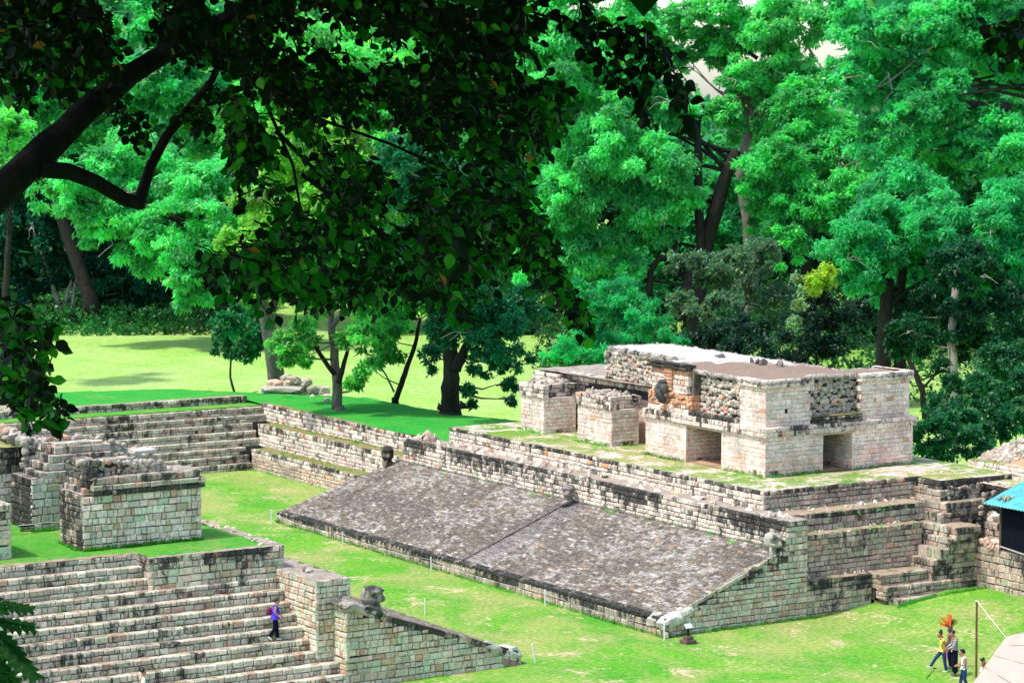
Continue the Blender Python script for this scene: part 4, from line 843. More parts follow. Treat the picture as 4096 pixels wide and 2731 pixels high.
def ft_():
    r = random.random(); j = abs(random.gauss(0, .06))
    if r < .3: return (59.5-j, random.uniform(82.8, 117.2), .02)
    if r < .45: return (random.uniform(59.6, 70.4), 83.05-j, .03)
    if r < .55: x = random.uniform(70.5, 75.5); y = 81.7-j; return (x, y, court_z(x, y)+.02)
    if r < .68: return (random.uniform(37.1, 42), 88.85-j, 4.77)
    if r < .72: return (random.uniform(37.1, 38), 93.85-j, 4.77)
    if r < .86: return (69.3-j, random.choice((random.uniform(89.3, 92.4), random.uniform(95.3, 98.4), random.uniform(101.4, 104.4), random.uniform(107.3, 109.4))), 4.96)
    if r < .95: return (random.choice((random.uniform(69.4, 72.6), random.uniform(74.3, 77.9))), 89.2-j, 4.96)
    return (66.95-j, random.uniform(116, 134.8), .02)
mass('weed_cover', 'ragged grass growing along the feet of the walls', 2600, ft_, (.05, .3, .02), .13, 5, asp=.12)

# ------------------------------------------------------------------ foreground tree (its branches hang over the view)
FT = thing('overhanging_tree', 'dark broad leaved tree hanging across the top left of the photo, seen against the light', 'tree', (atD(-420, 1200, 11).x, atD(-420, 1200, 11).y, 15.))
def limbpx(mb, pts, r0, r1, mat='fbark', sides=10):
    limb(mb, [atD(u, v, D) for (u, v, D) in pts], r0, r1, M[mat], sides, .02)
m = MB()
limb(m, [(FT.location.x, FT.location.y, 14.6), atD(-400, 1200, 11), atD(-260, 750, 10.6), atD(-120, 560, 10.4)], .2, .13, M['fbark'], 12, .03)
m.build('trunk', FT, True)
m = MB(); limbpx(m, [(-120, 560, 10.4), (0, 443, 10.5), (62, 385, 10.6), (125, 325, 10.8), (200, 248, 11), (300, 168, 11.3), (420, 102, 11.6), (540, 42, 12), (640, -20, 12.3), (800, -120, 12.8)], .078, .03); m.build('branch', FT, True)
m = MB(); limbpx(m, [(95, 388, 10.6), (160, 395, 10.7), (225, 420, 10.8), (290, 458, 10.9), (322, 466, 11)], .035, .028); limbpx(m, [(318, 468, 11), (345, 385, 11.2), (385, 310, 11.3), (440, 245, 11.5), (490, 185, 11.6), (520, 120, 11.8), (560, 20, 11.9)], .026, .012); m.build('branch', FT, True)
FL = [[], []]; tw = MB()
def leafat(p, d, L, col):
    FL[0].append((p, d, L)); FL[1].append(col)
def twig(u, v, D, du, dv, n=8, Lpx=150, lf=.05, dark=None, spacing=.75):
    """a drooping twig starting at (u,v,D) running along (du,dv), with alternate leaves"""
    a = atD(u, v, D); b = atD(u+du*Lpx, v+dv*Lpx, D+random.uniform(-.3, .3)); mid = a.lerp(b, .5)+Vector((0, 0, .04))
    tw.tube([a, mid, b], [.004, .003, .0015], M['fbark'], 4, cap=False)
    for i in range(n):
        k = (i+random.uniform(.2, .8))/n; p = a.lerp(mid, k*2) if k < .5 else mid.lerp(b, k*2-1)
        ax = (b-a).normalized(); side = _R*random.uniform(-1, 1)+Vector((0, 0, random.uniform(-1.2, .35)))+_F*random.uniform(-.6, .6)
        d = (ax*.5+side.normalized()).normalized()
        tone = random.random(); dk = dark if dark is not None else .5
        c = (.0015, .009, .001) if tone < .4+dk*.45 else ((.006, .085, .004) if tone < .93 else ((.04, .2, .01) if random.random() < .96 else (.3, .13, .02)))  # near-black leaves carry shade in their colour, green ones the light through them
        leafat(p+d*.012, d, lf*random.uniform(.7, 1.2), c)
def inpoly(u, v, P): return inside(u, v, P)
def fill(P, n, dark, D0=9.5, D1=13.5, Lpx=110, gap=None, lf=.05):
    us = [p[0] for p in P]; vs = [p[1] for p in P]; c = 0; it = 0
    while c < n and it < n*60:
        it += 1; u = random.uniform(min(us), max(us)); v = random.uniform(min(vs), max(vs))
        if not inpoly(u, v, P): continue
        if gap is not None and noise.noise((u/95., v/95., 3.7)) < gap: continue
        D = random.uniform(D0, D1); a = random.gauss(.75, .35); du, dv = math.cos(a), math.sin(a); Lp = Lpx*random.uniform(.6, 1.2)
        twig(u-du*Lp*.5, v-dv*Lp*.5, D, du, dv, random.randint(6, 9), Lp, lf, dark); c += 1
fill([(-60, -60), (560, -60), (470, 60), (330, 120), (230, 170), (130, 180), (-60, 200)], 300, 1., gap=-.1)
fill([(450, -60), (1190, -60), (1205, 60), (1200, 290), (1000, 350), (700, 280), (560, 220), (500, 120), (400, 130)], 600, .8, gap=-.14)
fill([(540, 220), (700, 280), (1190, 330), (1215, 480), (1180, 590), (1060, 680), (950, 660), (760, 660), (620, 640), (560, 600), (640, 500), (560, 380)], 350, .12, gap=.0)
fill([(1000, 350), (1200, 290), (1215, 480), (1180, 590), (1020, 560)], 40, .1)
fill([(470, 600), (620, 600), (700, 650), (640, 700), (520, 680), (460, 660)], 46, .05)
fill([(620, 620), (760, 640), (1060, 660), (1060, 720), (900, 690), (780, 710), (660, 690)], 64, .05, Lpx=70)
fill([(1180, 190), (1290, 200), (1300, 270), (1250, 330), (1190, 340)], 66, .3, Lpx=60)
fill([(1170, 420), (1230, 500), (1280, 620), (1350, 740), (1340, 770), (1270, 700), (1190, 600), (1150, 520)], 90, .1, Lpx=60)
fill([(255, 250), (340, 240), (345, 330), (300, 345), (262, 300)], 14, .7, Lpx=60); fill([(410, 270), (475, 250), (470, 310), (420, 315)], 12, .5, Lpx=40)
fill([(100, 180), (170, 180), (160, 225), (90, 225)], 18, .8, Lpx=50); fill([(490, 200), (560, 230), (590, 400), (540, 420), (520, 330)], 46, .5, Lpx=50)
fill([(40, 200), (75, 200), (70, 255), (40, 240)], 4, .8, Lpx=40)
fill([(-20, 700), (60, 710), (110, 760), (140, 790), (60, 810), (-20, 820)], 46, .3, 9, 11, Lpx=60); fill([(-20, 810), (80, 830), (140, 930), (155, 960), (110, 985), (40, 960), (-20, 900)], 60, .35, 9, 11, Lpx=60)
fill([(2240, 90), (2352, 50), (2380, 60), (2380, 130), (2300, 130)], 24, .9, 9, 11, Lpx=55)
# hanging twigs at the upper right of the crown
for pts in ([(1130, -30), (1200, 20), (1300, 55), (1400, 70), (1470, 110), (1530, 160), (1570, 215), (1590, 320)], [(1330, -20), (1345, 60), (1370, 130), (1420, 190), (1470, 225), (1500, 280)], [(1440, 60), (1500, 110), (1550, 170), (1590, 240)], [(1400, 80), (1440, 150), (1500, 180)]):
    P = [atD(u, v, 10.8) for u, v in pts]; tw.tube(P, [.008-.006*i/(len(P)-1) for i in range(len(P))], M['fbark'], 5)
    for (u, v), (u2, v2) in zip(pts, pts[1:]):
        L_ = math.hypot(u2-u, v2-v)
        for k in range(int(L_/12)):
            f_ = k*12/L_; uu, vv = u+(u2-u)*f_, v+(v2-v)*f_
            if uu < 1180: continue
            a = math.atan2(v2-v, u2-u)+random.choice((-1, 1))*random.uniform(.2, 1.1); twig(uu, vv, 10.8, math.cos(a), abs(math.sin(a)), random.choice((2, 3)), 32, .06, .8)
for pts in ([(545, 280), (548, 360), (560, 480), (552, 440)], [(1200, 560), (1250, 650), (1300, 700), (1340, 760)], [(640, 300), (760, 420), (900, 560), (1000, 660)], [(560, 160), (700, 260), (900, 330), (1100, 420), (1200, 520)], [(700, 400), (860, 520), (1000, 600), (1130, 690)], [(560, 620), (640, 640), (760, 660)], [(480, 120), (600, 200), (680, 380), (700, 500), (640, 600)], [(-60, 790), (30, 800), (90, 850), (140, 950)], [(-60, 700), (40, 730), (120, 780)], [(2420, 40), (2340, 70), (2290, 100)], [(640, -20), (900, 60), (1130, 130), (1200, 330), (1210, 560)], [(2420, 40), (2000, -300), (1400, -420), (800, -120)], [(-60, 790), (-260, 750)], [(-60, 700), (-240, 720)]):
    P = [atD(u, v, 11.2 if u > -50 else 10.8) for u, v in pts]; limb(tw, P, .012, .004, M['fbark'], 5, .03)
tw.build('twig', FT, True)
# the part of the crown above the photo, which keeps these branches in shade
def above(n):
    for _ in range(n):
        u = random.uniform(-700, 2100); D = random.uniform(7, 17); v = random.uniform(-1700, -130)
        p = atD(u, v, D); d = Vector((random.uniform(-1, 1), random.uniform(-1, 1), random.uniform(-.8, .1))).normalized()
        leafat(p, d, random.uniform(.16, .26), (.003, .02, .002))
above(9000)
def build_leaves():
    pr_ = FL[0]; n = len(pr_); P = np.array([tuple(a[0]) for a in pr_]); Dd = unit(np.array([tuple(a[1]) for a in pr_])); L = np.array([a[2] for a in pr_])
    nr = rng.normal(0, 1, (n, 3)); nr[:, 2] += .6; W = unit(np.cross(Dd, nr)); Nn = np.cross(W, Dd)
    tl = np.array([(0, 0), (.12, .2), (.35, .38), (.62, .36), (.85, .17), (1.04, 0)])
    def half(sg):
        vs = [P+Dd*(L*a)[:, None]+W*(sg*L*b)[:, None]+Nn*(L*(.10*b*2-.08*a*a))[:, None] for a, b in tl]
        vs = np.stack(vs, 1); return vs if sg > 0 else vs[:, ::-1]
    V2 = np.concatenate([half(1), half(-1)]); c = np.array(FL[1]); c = c*rng.uniform(.7, 1.35, (n, 1)); c = np.concatenate([c, c]); return quads_obj('leaf_canopy', V2, np.clip(c, 0, .8), M['fleaf'], FT, 6)
build_leaves()
# spiky air plants hanging in the twigs
def airplant(u, v, D, r, lab):
    m = MB(); c = atD(u, v, D)
    for i in range(170):
        d = Vector((random.gauss(0, 1), random.gauss(0, 1), random.gauss(0, 1))).normalized(); L = r*random.uniform(.7, 1.5)*(1.3 if random.random() < .15 else 1); w = d.cross(Vector((.3, .2, 1))).normalized()*r*.07
        m.poly([c-w, c+w, c+d*L*.6+w*.4+Vector((0, 0, -.03*r)), c+d*L+Vector((0, 0, -.2*r))], M['fbark'])
    stoneball(m, c, (r*.6, r*.6, r*.6), (.02, .02, .02, 1), mat=M['fbark']); tag(m.build('air_plant'), lab, 'air plant', 'air plants hanging in the dark tree')
airplant(547, 482, 11.2, .036, 'largest round spiky air plant hanging below the dark branch fork')
airplant(551, 438, 11.2, .017, 'small spiky air plant on the thread just above the largest one')
airplant(1543, 246, 10.8, .014, 'tiny spiky air plant at the end of a bare twig right of the canopy')
# plant with deeply lobed leaves in the lower left corner
LP = thing('lobed_leaf_plant', 'climbing plant with deeply lobed dark green leaves in the bottom left corner', 'plant', atD(-120, 1560, 12))
def lobed(p0, p1, wid, side):
    p0, p1 = Vector(p0), Vector(p1); ax = p1-p0; L = ax.length; ax.normalize(); N = (-_F+Vector((0, 0, .8))+side*.6).normalized(); W = ax.cross(N).normalized(); N = W.cross(ax)
    m = MB(); K = 5; col = (.006, .05, .006, 0)
    for sg in (-1, 1):
        for i in range(K):
            a0 = .06+.84*i/K; w0 = wid*math.sin(math.pi*(.3+.6*a0))*random.uniform(.85, 1.1); b0 = p0+ax*L*a0; b1 = p0+ax*L*(a0+.15)
            e = b0+ax*L*.2+W*sg*w0-N*w0*.5; k1 = b0+ax*L*.03+W*sg*w0*.5-N*w0*.12; k2 = b1+ax*L*.07+W*sg*w0*.5-N*w0*.16; k3 = b0+ax*L*.13+W*sg*w0*.8-N*w0*.3
            pts = [b0, k1, k3, e, k2, b1]; m.poly(pts if sg > 0 else pts[::-1], M['fleaf'], col)
    m.poly([p0-W*wid*.12, p0+W*wid*.12, p0+ax*L*.85+W*wid*.12, p1, p0+ax*L*.85-W*wid*.12], M['fleaf'], col)
    m.tube([p0, p1], [.004, .001], M['fleaf'], 4, (.01, .06, .01, 0)); m.build('leaf', LP)
D_ = 12
for a, b, w in (((-5, 1385), (85, 1400), .04), ((-10, 1425), (90, 1440), .05), ((-10, 1450), (60, 1515), .06), ((0, 1470), (96, 1568), .06), ((-15, 1510), (50, 1600), .065), ((-60, 1540), (20, 1590), .09), ((-40, 1460), (5, 1575), .07), ((-60, 1330), (12, 1420), .06)):
    lobed(atD(*a, D_), atD(*b, D_+random.uniform(-.2, .2)), w, _R*random.uniform(-.6, .6))
m = MB(); limb(m, [atD(-330, 1750, 11.5), atD(-120, 1560, 12), atD(-10, 1430, D_), atD(-8, 1380, D_)], .02, .008, M['fbark'], 6, .01); m.build('stem', LP, True)
# ------------------------------------------------------------------ carved stone heads
def stone_head(loc, face, lab, h=1.0, w=.78, col=(.4, .37, .31), st=.3, seed=0, neck=True, dark=0):
    """weathered macaw head: blocky skull, round sunken eyes, heavy hooked beak; looks along `face`"""
    f = Vector(face).normalized(); r = f.cross(Z).normalized(); t = thing('macaw_sculpture', lab, 'carved head', loc, 'carved macaw heads of the ball court'); m = MB(); mi = m.mi(S_)
    nu, nv = 40, 26; n0 = 0; off = Vector((seed*7.3, 0, 0))
    for j in range(nv+1):
        ph = -math.pi/2+math.pi*j/nv
        for i in range(nu):
            th = 2*math.pi*i/nu; d = Vector((math.cos(th)*math.cos(ph), math.sin(th)*math.cos(ph), math.sin(ph)))
            k = (abs(d.x)**3.4+abs(d.y)**3.4+abs(d.z)**3.4)**(-1/3.4); q = d*k     # q.x = side, q.y = front
            q = Vector((q.x*w*.44, q.y*w*.5, q.z*h*.42))
            if q.z < -.1*h: q.x *= 1-.45*min(1, (-q.z/h-.1)*2.6)
            for sx in (-1, 1):       # eye sockets with a raised ball
                e = Vector((sx*w*.3, w*.4, h*.06)); dd = (q-e).length/(w*.2)
                if dd < 1: q -= Vector((sx*.4, .8, 0))*w*.3*(math.cos(dd*math.pi)*.5+.5) if dd > .35 else Vector((sx*.2, .35, 0))*w*.12
            if q.y > 0 and abs(q.x) < w*.2: q.y += w*.3*math.exp(-((q.z-h*-.08)/(h*.17))**2)*(1-(q.x/(w*.2))**2)   # beak
            if q.y > 0: q.y -= w*.24*math.exp(-((q.z+h*.27)/(h*.045))**2)                                       # mouth
            if q.y > 0: q.y += w*.13*math.exp(-((q.z-h*.23)/(h*.05))**2)                                       # brow
            q *= 1+.09*noise.noise(q*4+off)+.03*noise.noise(q*13+off)
            p = r*q.x+f*q.y+Z*(q.z+h*.56); m.v.append((loc[0]+p.x, loc[1]+p.y, loc[2]+p.z))
    for j in range(nv):
        for i in range(nu):
            i2 = (i+1) % nu; c = Vector(m.v[j*nu+i])-Vector(loc); a = st+.4*noise.noise(c*2+off)
            k = .55 if c.dot(r) < -.1 and c.z < h*.75 and dark else 1.  # lower left side drawn darker when asked
            m.face((j*nu+i, j*nu+i2, (j+1)*nu+i2, (j+1)*nu+i), (col[0], col[1], col[2], max(0, min(1, a+(.6 if k < 1 else 0)))), mi)
    m.build('head', t, True)
    if neck:
        m = MB(); stoneball(m, (loc[0], loc[1], loc[2]+.08*h), (w*.36, w*.36, h*.14), (col[0]*.9, col[1], col[2]*.85, st)); stoneball(m, (loc[0]+r.x*.1+f.x*.1, loc[1]+r.y*.1+f.y*.1, loc[2]+.02), (w*.45, w*.42, .1), (*col, st)); m.build('neck', t, True)
stone_head((45.85, 82.55, 2.66), (.5, -.85, 0), 'carved stone head with a darker left side on the foreground bench', .92, .74, (.34, .32, .27), .6, 1, True, 1)
stone_head((65.3, 83.5, 2.8), (.1, -1, 0), 'pale carved stone head at the near upper corner of the large sloping bench', .9, .7, (.36, .345, .285), .4, 2)
stone_head((65.28, 98.75, 2.95), (-.6, -.7, 0), 'carved stone head in the middle of the parapet, above the joint up the slope', .85, .62, (.27, .235, .215), .4, 3)
stone_head((65.05, 115.4, 2.75), (-.35, -.9, 0), 'dark brown carved stone head at the far upper corner of the sloping bench', .98, .74, (.22, .17, .14), .55, 4)

# ------------------------------------------------------------------ rope posts along the court
wht = mk_plain('white_paint', (.7, .7, .68), .6, .1); wire = mk_plain('wire', (.45, .45, .42), .5)
PP = [(59.1, 116.9), (58.95, 109.0), (59.05, 100.7), (59.1, 91.2), (59.2, 82.6)]
labs = ['white rope post left of the far low corner of the sloping bench', 'white rope post second from the far corner of the sloping bench', 'white rope post in front of the middle of the sloping bench', 'white rope post between the middle of the bench and its near corner', 'white rope post beside the white rounded corner stone near the small sign']
def post(x, y, lab, lean=(0, 0), h=.66, z=0):
    m = MB(); m.tube([(x, y, z-.1), (x+lean[0], y+lean[1], z+h)], .032, wht, 8); m.tube([(x+lean[0], y+lean[1], z+h), (x+lean[0], y+lean[1], z+h+.03)], [.036, .02], wht, 8)
    tag(m.build('rope_post'), lab, 'post', 'white posts along the court')
for (x, y), l in zip(PP, labs): post(x, y, l, (random.uniform(-.02, .02), 0))
post(52.7, 82.0, 'leaning white rope post at the low tip of the foreground bench', (-.1, .05), .7)
p = ground(1700, 2455, 0); post(p.x, p.y, 'white rope post seen just over the slope of the foreground bench')
m = MB()
for a, b in zip(PP, PP[1:]):
    pts = [Vector((a[0], a[1], .56)).lerp(Vector((b[0], b[1], .56)), i/10)-Vector((0, 0, .16*4*(i/10)*(1-i/10))) for i in range(11)]; m.tube(pts, .008, wire, 4, cap=False)
tag(m.build('rope_line'), 'thin sagging wire strung between the white posts in front of the bench', 'wire')

# ------------------------------------------------------------------ signs, bottle
brn = mk_plain('painted_brown_stone', (.14, .09, .07), .8, .25, 8); blk = mk_plain('black_paint', (.012, .013, .018), .6)
p = ground(2752, 2572, 0); t = thing('information_sign', 'small pale sign plate on a stepped brown plinth at the near corner of the bench', 'sign', p)
m = MB(); q = Matrix.Rotation(.0, 3, 'Z')
def rbox(m, c, sx, sy, z0, z1, mat, bev=.02):
    m.prism([(c.x-sx+bev, c.y-sy), (c.x+sx-bev, c.y-sy), (c.x+sx, c.y-sy+bev), (c.x+sx, c.y+sy-bev), (c.x+sx-bev, c.y+sy), (c.x-sx+bev, c.y+sy), (c.x-sx, c.y+sy-bev), (c.x-sx, c.y-sy+bev)], z0, z1, mat)
rbox(m, p, .26, .24, -.03, .15, brn); rbox(m, p, .17, .16, .15, .29, brn); m.build('plinth', t)
m = MB(); m.box(p.x-.03, p.y-.03, .29, p.x+.03, p.y+.03, .66, blk); m.build('post', t)
m = MB(); A = Vector((p.x-.17, p.y-.12, .64)); ux = Vector((.34, .02, 0)); uy = Vector((0, .16, .15)); nn = ux.cross(uy).normalized()*.018
pl = mk_plain('pale_sign_plate', (.5, .56, .55), .4, .05)
c8 = [A, A+ux, A+ux+uy, A+uy]; m.poly([c+nn for c in c8], pl); m.poly([c-nn for c in c8][::-1], pl)
for i in range(4): j = (i+1) % 4; m.poly([c8[i]-nn, c8[j]-nn, c8[j]+nn, c8[i]+nn], pl)
m.build('plate', t)
p = Vector((36.78, 93.6, 4.76)); t = thing('no_entry_sign', 'black board with pale lettering hanging from the cord between the ruined walls', 'sign', p)
m = MB(); a = -.1; du = Vector((math.cos(a), math.sin(a), 0)); m.block(p+du*-.27+Z*.08, du, Z, Vector((math.sin(a), -math.cos(a), 0)), .56, .24, .03, (.3, .3, .3, 0), .004, 0, blk); m.build('board', t)
m = MB(); m.block(p+du*-.27+Z*.325, du, Z, Vector((math.sin(a), -math.cos(a), 0)), .56, .02, .05, (.3, .3, .3, 0), .004, 0, mk_plain('board_edge', (.5, .4, .42))); m.build('rail', t)
let = mk_plain('cream_lettering', (.65, .62, .4), .7)
for k, (s, zz, sz) in enumerate((("NO HAY PASO", .2, .085), ("NO TRESPASSING", .115, .075))):
    cu = bpy.data.curves.new('lettering', 'FONT'); cu.body = s; cu.size = sz; cu.extrude = .002; cu.align_x = 'CENTER'; cu.offset = .0015; cu.materials.append(let)
    o0 = bpy.data.objects.new('tmp', cu); COL.objects.link(o0); bpy.context.view_layer.update(); me_ = bpy.data.meshes.new_from_object(o0.evaluated_get(bpy.context.evaluated_depsgraph_get())); bpy.data.objects.remove(o0); o = bpy.data.objects.new('lettering', me_); COL.objects.link(o); o.parent = t; o.rotation_euler = (math.pi/2, 0, a); o.location = Vector((math.sin(a)*.006, -math.cos(a)*.006, zz-.0))+Vector((0, 0, 0))
m = MB(); pts = [(33.4, 93.7, 5.1), (36.5, 93.62, 5.09), (37.06, 93.56, 5.1), (37.35, 92.9, 5.24), (38.05, 91.2, 5.45)]; m.tube(pts, .009, wire, 4)
tag(m.build('barrier_cord'), 'thin pale cord strung between the two ruined piers on the grass', 'cord')
p = ground(283, 2172, 4.77); t = thing('plastic_bottle', 'clear plastic water bottle with a blue label lying on the grass by the ruin', 'bottle', p)
clear = mk_plain('clear_plastic', (.75, .8, .85), .15, .05, 20, .6); blu = mk_plain('blue_label', (.12, .2, .6), .5, .2)
d = Vector((.1, .25, .08)); m = MB(); m.tube([p+Z*.05, p+Z*.05+d*.1, p+Z*.05+d*.75, p+Z*.05+d*.9, p+Z*.05+d], [.03, .04, .04, .015, .015], clear, 10); m.build('body', t)
m = MB(); m.tube([p+Z*.05+d*.35, p+Z*.05+d*.65], .042, blu, 10); m.build('label', t)
m = MB(); m.tube([p+Z*.05+d, p+Z*.05+d*1.07], .018, wht, 8); m.build('cap', t)

# ------------------------------------------------------------------ stone pile, stela, potted saplings
def mgz(x, y): return mound_z(x, y)
k = 0
rowlab = 'loose carved block in the stone pile under the thick grey trunk'
for (u0, u1, zz, n) in ((1060, 1330, 0, 12), (1075, 1310, .42, 9), (1130, 1240, .8, 4)):
    for i in range(n):
        uu = u0+(u1-u0)*(i+.5)/n; p = ground(uu, 1560, 3.5); m = MB(); z = mgz(p.x, p.y)+zz+.15
        stoneball(m, (p.x+random.uniform(-.1, .1), p.y+random.uniform(-.2, .2), z), (random.uniform(.3, .45), .32, random.uniform(.2, .28)), pal('grey', .35), Matrix.Rotation(random.uniform(-.3, .3), 3, 'Z') @ Matrix.Rotation(random.uniform(-.25, .25), 3, 'Y'), ang=.9)
        tag(m.build('stone_block', smooth=False), rowlab, 'stone', 'stones piled under the thick grey trunk')
p = ground(1055, 1543, 3.45); m = MB(); stoneball(m, (p.x, p.y, mgz(p.x, p.y)+.5), (.3, .3, .62), (.4, .38, .33, .2), Matrix.Rotation(.5, 3, 'Y'), ang=.95); tag(m.build('leaning_slab'), 'grey slab leaning on the left end of the stone pile', 'stone')
p = ground(1110, 1562, 3.45); m = MB(); stoneball(m, (p.x, p.y-.6, mgz(p.x, p.y)+.33), (1.3, .5, .2), (.42, .38, .32, .25), Matrix.Rotation(-.45, 3, 'Z'), ang=.95)
for s in (-.6, .6): stoneball(m, (p.x+s*.9, p.y-.6-s*.4, mgz(p.x, p.y)+.08), (.2, .2, .15), (.3, .28, .25, .3))
tag(m.build('stone_slab'), 'long flat stone slab raised on small blocks in front of the stone pile', 'stone')
for (u, v, lab, r) in ((1250, 1585, 'small pale stone lying on the shaded mound grass', .14), (999, 1540, 'small white stone left of the potted saplings', .2), (1307, 1603, 'pale upright stone left of the slim trunk', .2)):
    p = ground(u, v, 3.45); m = MB(); stoneball(m, (p.x, p.y, mgz(p.x, p.y)+r*.4), (r, r, r*.8), (.5, .47, .42, .05)); tag(m.build('small_stone'), lab, 'stone')
for (u, v, h, lab) in ((1022, 1530, .9, 'leftmost potted sapling, a bare stick with few leaves'), (1040, 1537, 1.0, 'middle potted sapling, nearest the stone slab'), (1050, 1525, 1.4, 'tallest potted sapling with an umbrella of leaves')):
    p = ground(u, v, 3.45); z = mgz(p.x, p.y); p = Vector((p.x, p.y, z)); t = thing('potted_sapling', lab, 'sapling', p, 'potted saplings left of the stone pile')
    m = MB(); rbox(m, p, .34, .3, z-.05, z+.16, brn); rbox(m, p, .22, .2, z+.16, z+.3, brn); m.build('pot', t)
    m = MB(); m.tube([p+Z*.25, p+Z*(h*.7), p+Z*h*1.15], [.045, .04, .03], M['darkbark'], 6); m.build('stem', t)
    n = 60; c = np.array([[p.x, p.y, z+h]]*n)+rng.normal(0, .12, (n, 3)); o_ = unit(rng.normal(0, 1, (n, 3))*np.array([1, 1, .15])); q, cc = sprays(c, o_, np.full(n, .34), np.array([[.01, .1, .04]]*n), 3, .25, .14); quads_obj('leaves', q, cc, M['leaf'], t)
p = Vector((55.4, 141.2, 3.3)); t = thing('stela', 'weathered upright stone stela behind the leaves at the far left', 'stela', p)
m = MB(); m.box(p.x-.48, p.y-.3, 3.3, p.x+.48, p.y+.3, 7.2, MO)
clad(m, (p.x-.55, p.y-.4, 3.3), X, Z, -Y, 1.1, 4.0, .55, .45, 'pink', stain=topst(4, .7, .1), dep=.15); clad(m, (p.x-.55, p.y+.4, 3.3), -Y, Z, -X, .8, 4.0, .8, .45, 'pink', stain=topst(4, .7, .2), dep=.15); sheet(m, p.x-.55, p.x+.55, p.y-.4, p.y+.4, 7.28, M['captop'], .2, .04)
m.build('shaft', t); m = MB(); clad(m, (p.x-1.2, p.y-1, 3.3), X, Z, -Y, 2.4, .6, .6, .3, 'pink', stain=lambda s, t: .5, dep=.4); clad(m, (p.x-1.2, p.y+1, 3.3), -Y, Z, -X, 2, .6, .6, .3, 'pink', dep=.4); m.box(p.x-1, p.y-.8, 3.2, p.x+1, p.y+1, 3.86, MO); sheet(m, p.x-1.2, p.x+1.2, p.y-1, p.y+1, 3.9, M['captop'], .2, .04); m.build('base', t)

# ------------------------------------------------------------------ turquoise roofed shelter on the retaining wall
SH = thing('shelter', 'shelter with a turquoise corrugated metal roof and black screens at the right edge', 'shelter', (76.5, 78, 2.37))
tq = mk_plain('turquoise_metal', (.08, .35, .37), .5, .3, 2.2, .3); wdn = mk_plain('old_wood', (.1, .07, .05), .85, .3, 12); nt_ = mk_plain('black_screen', (.006, .008, .014), .95, .2, 5, .05)
m = MB(); ye = 81.5; n = 0; Ys = np.arange(ye, 68, -.05); mi = m.mi(tq); K = 9
for i, y in enumerate(Ys):
    for k in range(K+1):
        x = 75.05+2.6*k/K; m.v.append((x, y, 4.34+(x-75.05)*.33+.022*math.cos(i*math.pi/2)))
for i in range(len(Ys)-1):
    for k in range(K): a = i*(K+1)+k; m.face((a, a+1, a+K+2, a+K+1), (.5, .5, .5, 0), mi)
for i, y in enumerate(Ys):
    for k in range(K+1):
        x = 77.65+2.6*k/K; m.v.append((x, y, 5.2-(x-77.65)*.33+.022*math.cos(i*math.pi/2)))
o_ = len(Ys)*(K+1)
for i in range(len(Ys)-1):
    for k in range(K): a = o_+i*(K+1)+k; m.face((a, a+1, a+K+2, a+K+1), (.5, .5, .5, 0), mi)
ro = m.build('roof', SH, True); md = ro.modifiers.new('t', 'SOLIDIFY'); md.thickness = .012
m = MB(); m.box(75.56, 70, 2.42, 75.6, 80.85, 4.38, nt_); m.build('screen', SH)
for (x, y) in ((75.54, 80.9), (75.54, 77.5), (75.54, 74), (79.6, 80.9)):
    m = MB(); m.box(x-.05, y-.05, 2.2, x+.05, y+.05, 4.42, wdn); m.build('post', SH)
m = MB(); m.tube([(75.5, 80.9, 2.55), (75.5, 79.5, 2.42), (75.48, 78, 2.48), (75.5, 75, 2.44)], .035, mk_plain('tarp_hem', (.4, .36, .32), .8), 6); m.build('hem', SH)
m = MB(); m.box(75.4, 69, 4.25, 75.5, 81.4, 4.36, wdn); m.box(75.1, 81.3, 4.33, 75.2, 81.4, 4.4, wdn); m.build('eave_beam', SH)
m = MB()
for i in range(26): stoneball(m, (75.6+random.uniform(-.1, .6), 80.95+random.uniform(-.4, .15), 4.56+random.uniform(0, .06)), (.05, .14, .03), (.3, .28, .18, .2))
tag(m.build('fallen_twigs', smooth=True), 'clump of dead leaves and twigs lying on the turquoise roof', 'debris')

# ------------------------------------------------------------------ pole, rope and canopy in the lower right corner
rope = mk_plain('white_rope', (.6, .6, .55), .8); PB = ground(3905, 2708, 0); PT = Vector((PB.x-.02, PB.y+.02, 2.92))
m = MB(); m.tube([PB-Z*.2, PT], [.045, .038], mk_plain('rusty_brown_pole', (.17, .07, .035), .8, .3, 10), 8); tag(m.build('canopy_pole'), 'tall brown pole leaning slightly, holding the canopy rope', 'pole')
TA = ground(4025, 2548, 2.05)
m = MB(); m.tube([PT, PT.lerp(TA, .5)-Z*.03, TA], [.016, .014, .012], rope, 6); m.tube([PT-Z*.05, PT], .05, rope, 8); e = TA+(TA-PT).normalized()*.6; m.tube([TA, TA+_R*.25-Z*.04, TA+_R*.7-Z*.1, TA+_R*1.4-Z*.16], .016, rope, 6)
m.tube([PT, ground(3795, 2560, .6)], .005, wire, 4)
tag(m.build('guy_rope'), 'white rope running from the pole top down to the beige canopy corner', 'rope')
TN = thing('canopy', 'large beige cloth canopy cutting across the bottom right corner', 'canopy', ground(4100, 2900, 0))
cloth = mk_plain('beige_cloth', (.47, .385, .31), .9, .04, 3); B_ = ground(3862, 2775, 1.75); C_ = ground(4300, 3300, 1.75); D_2 = ground(4300, 2470, 2.2)
m = MB(); nn = 40; mi = m.mi(cloth)
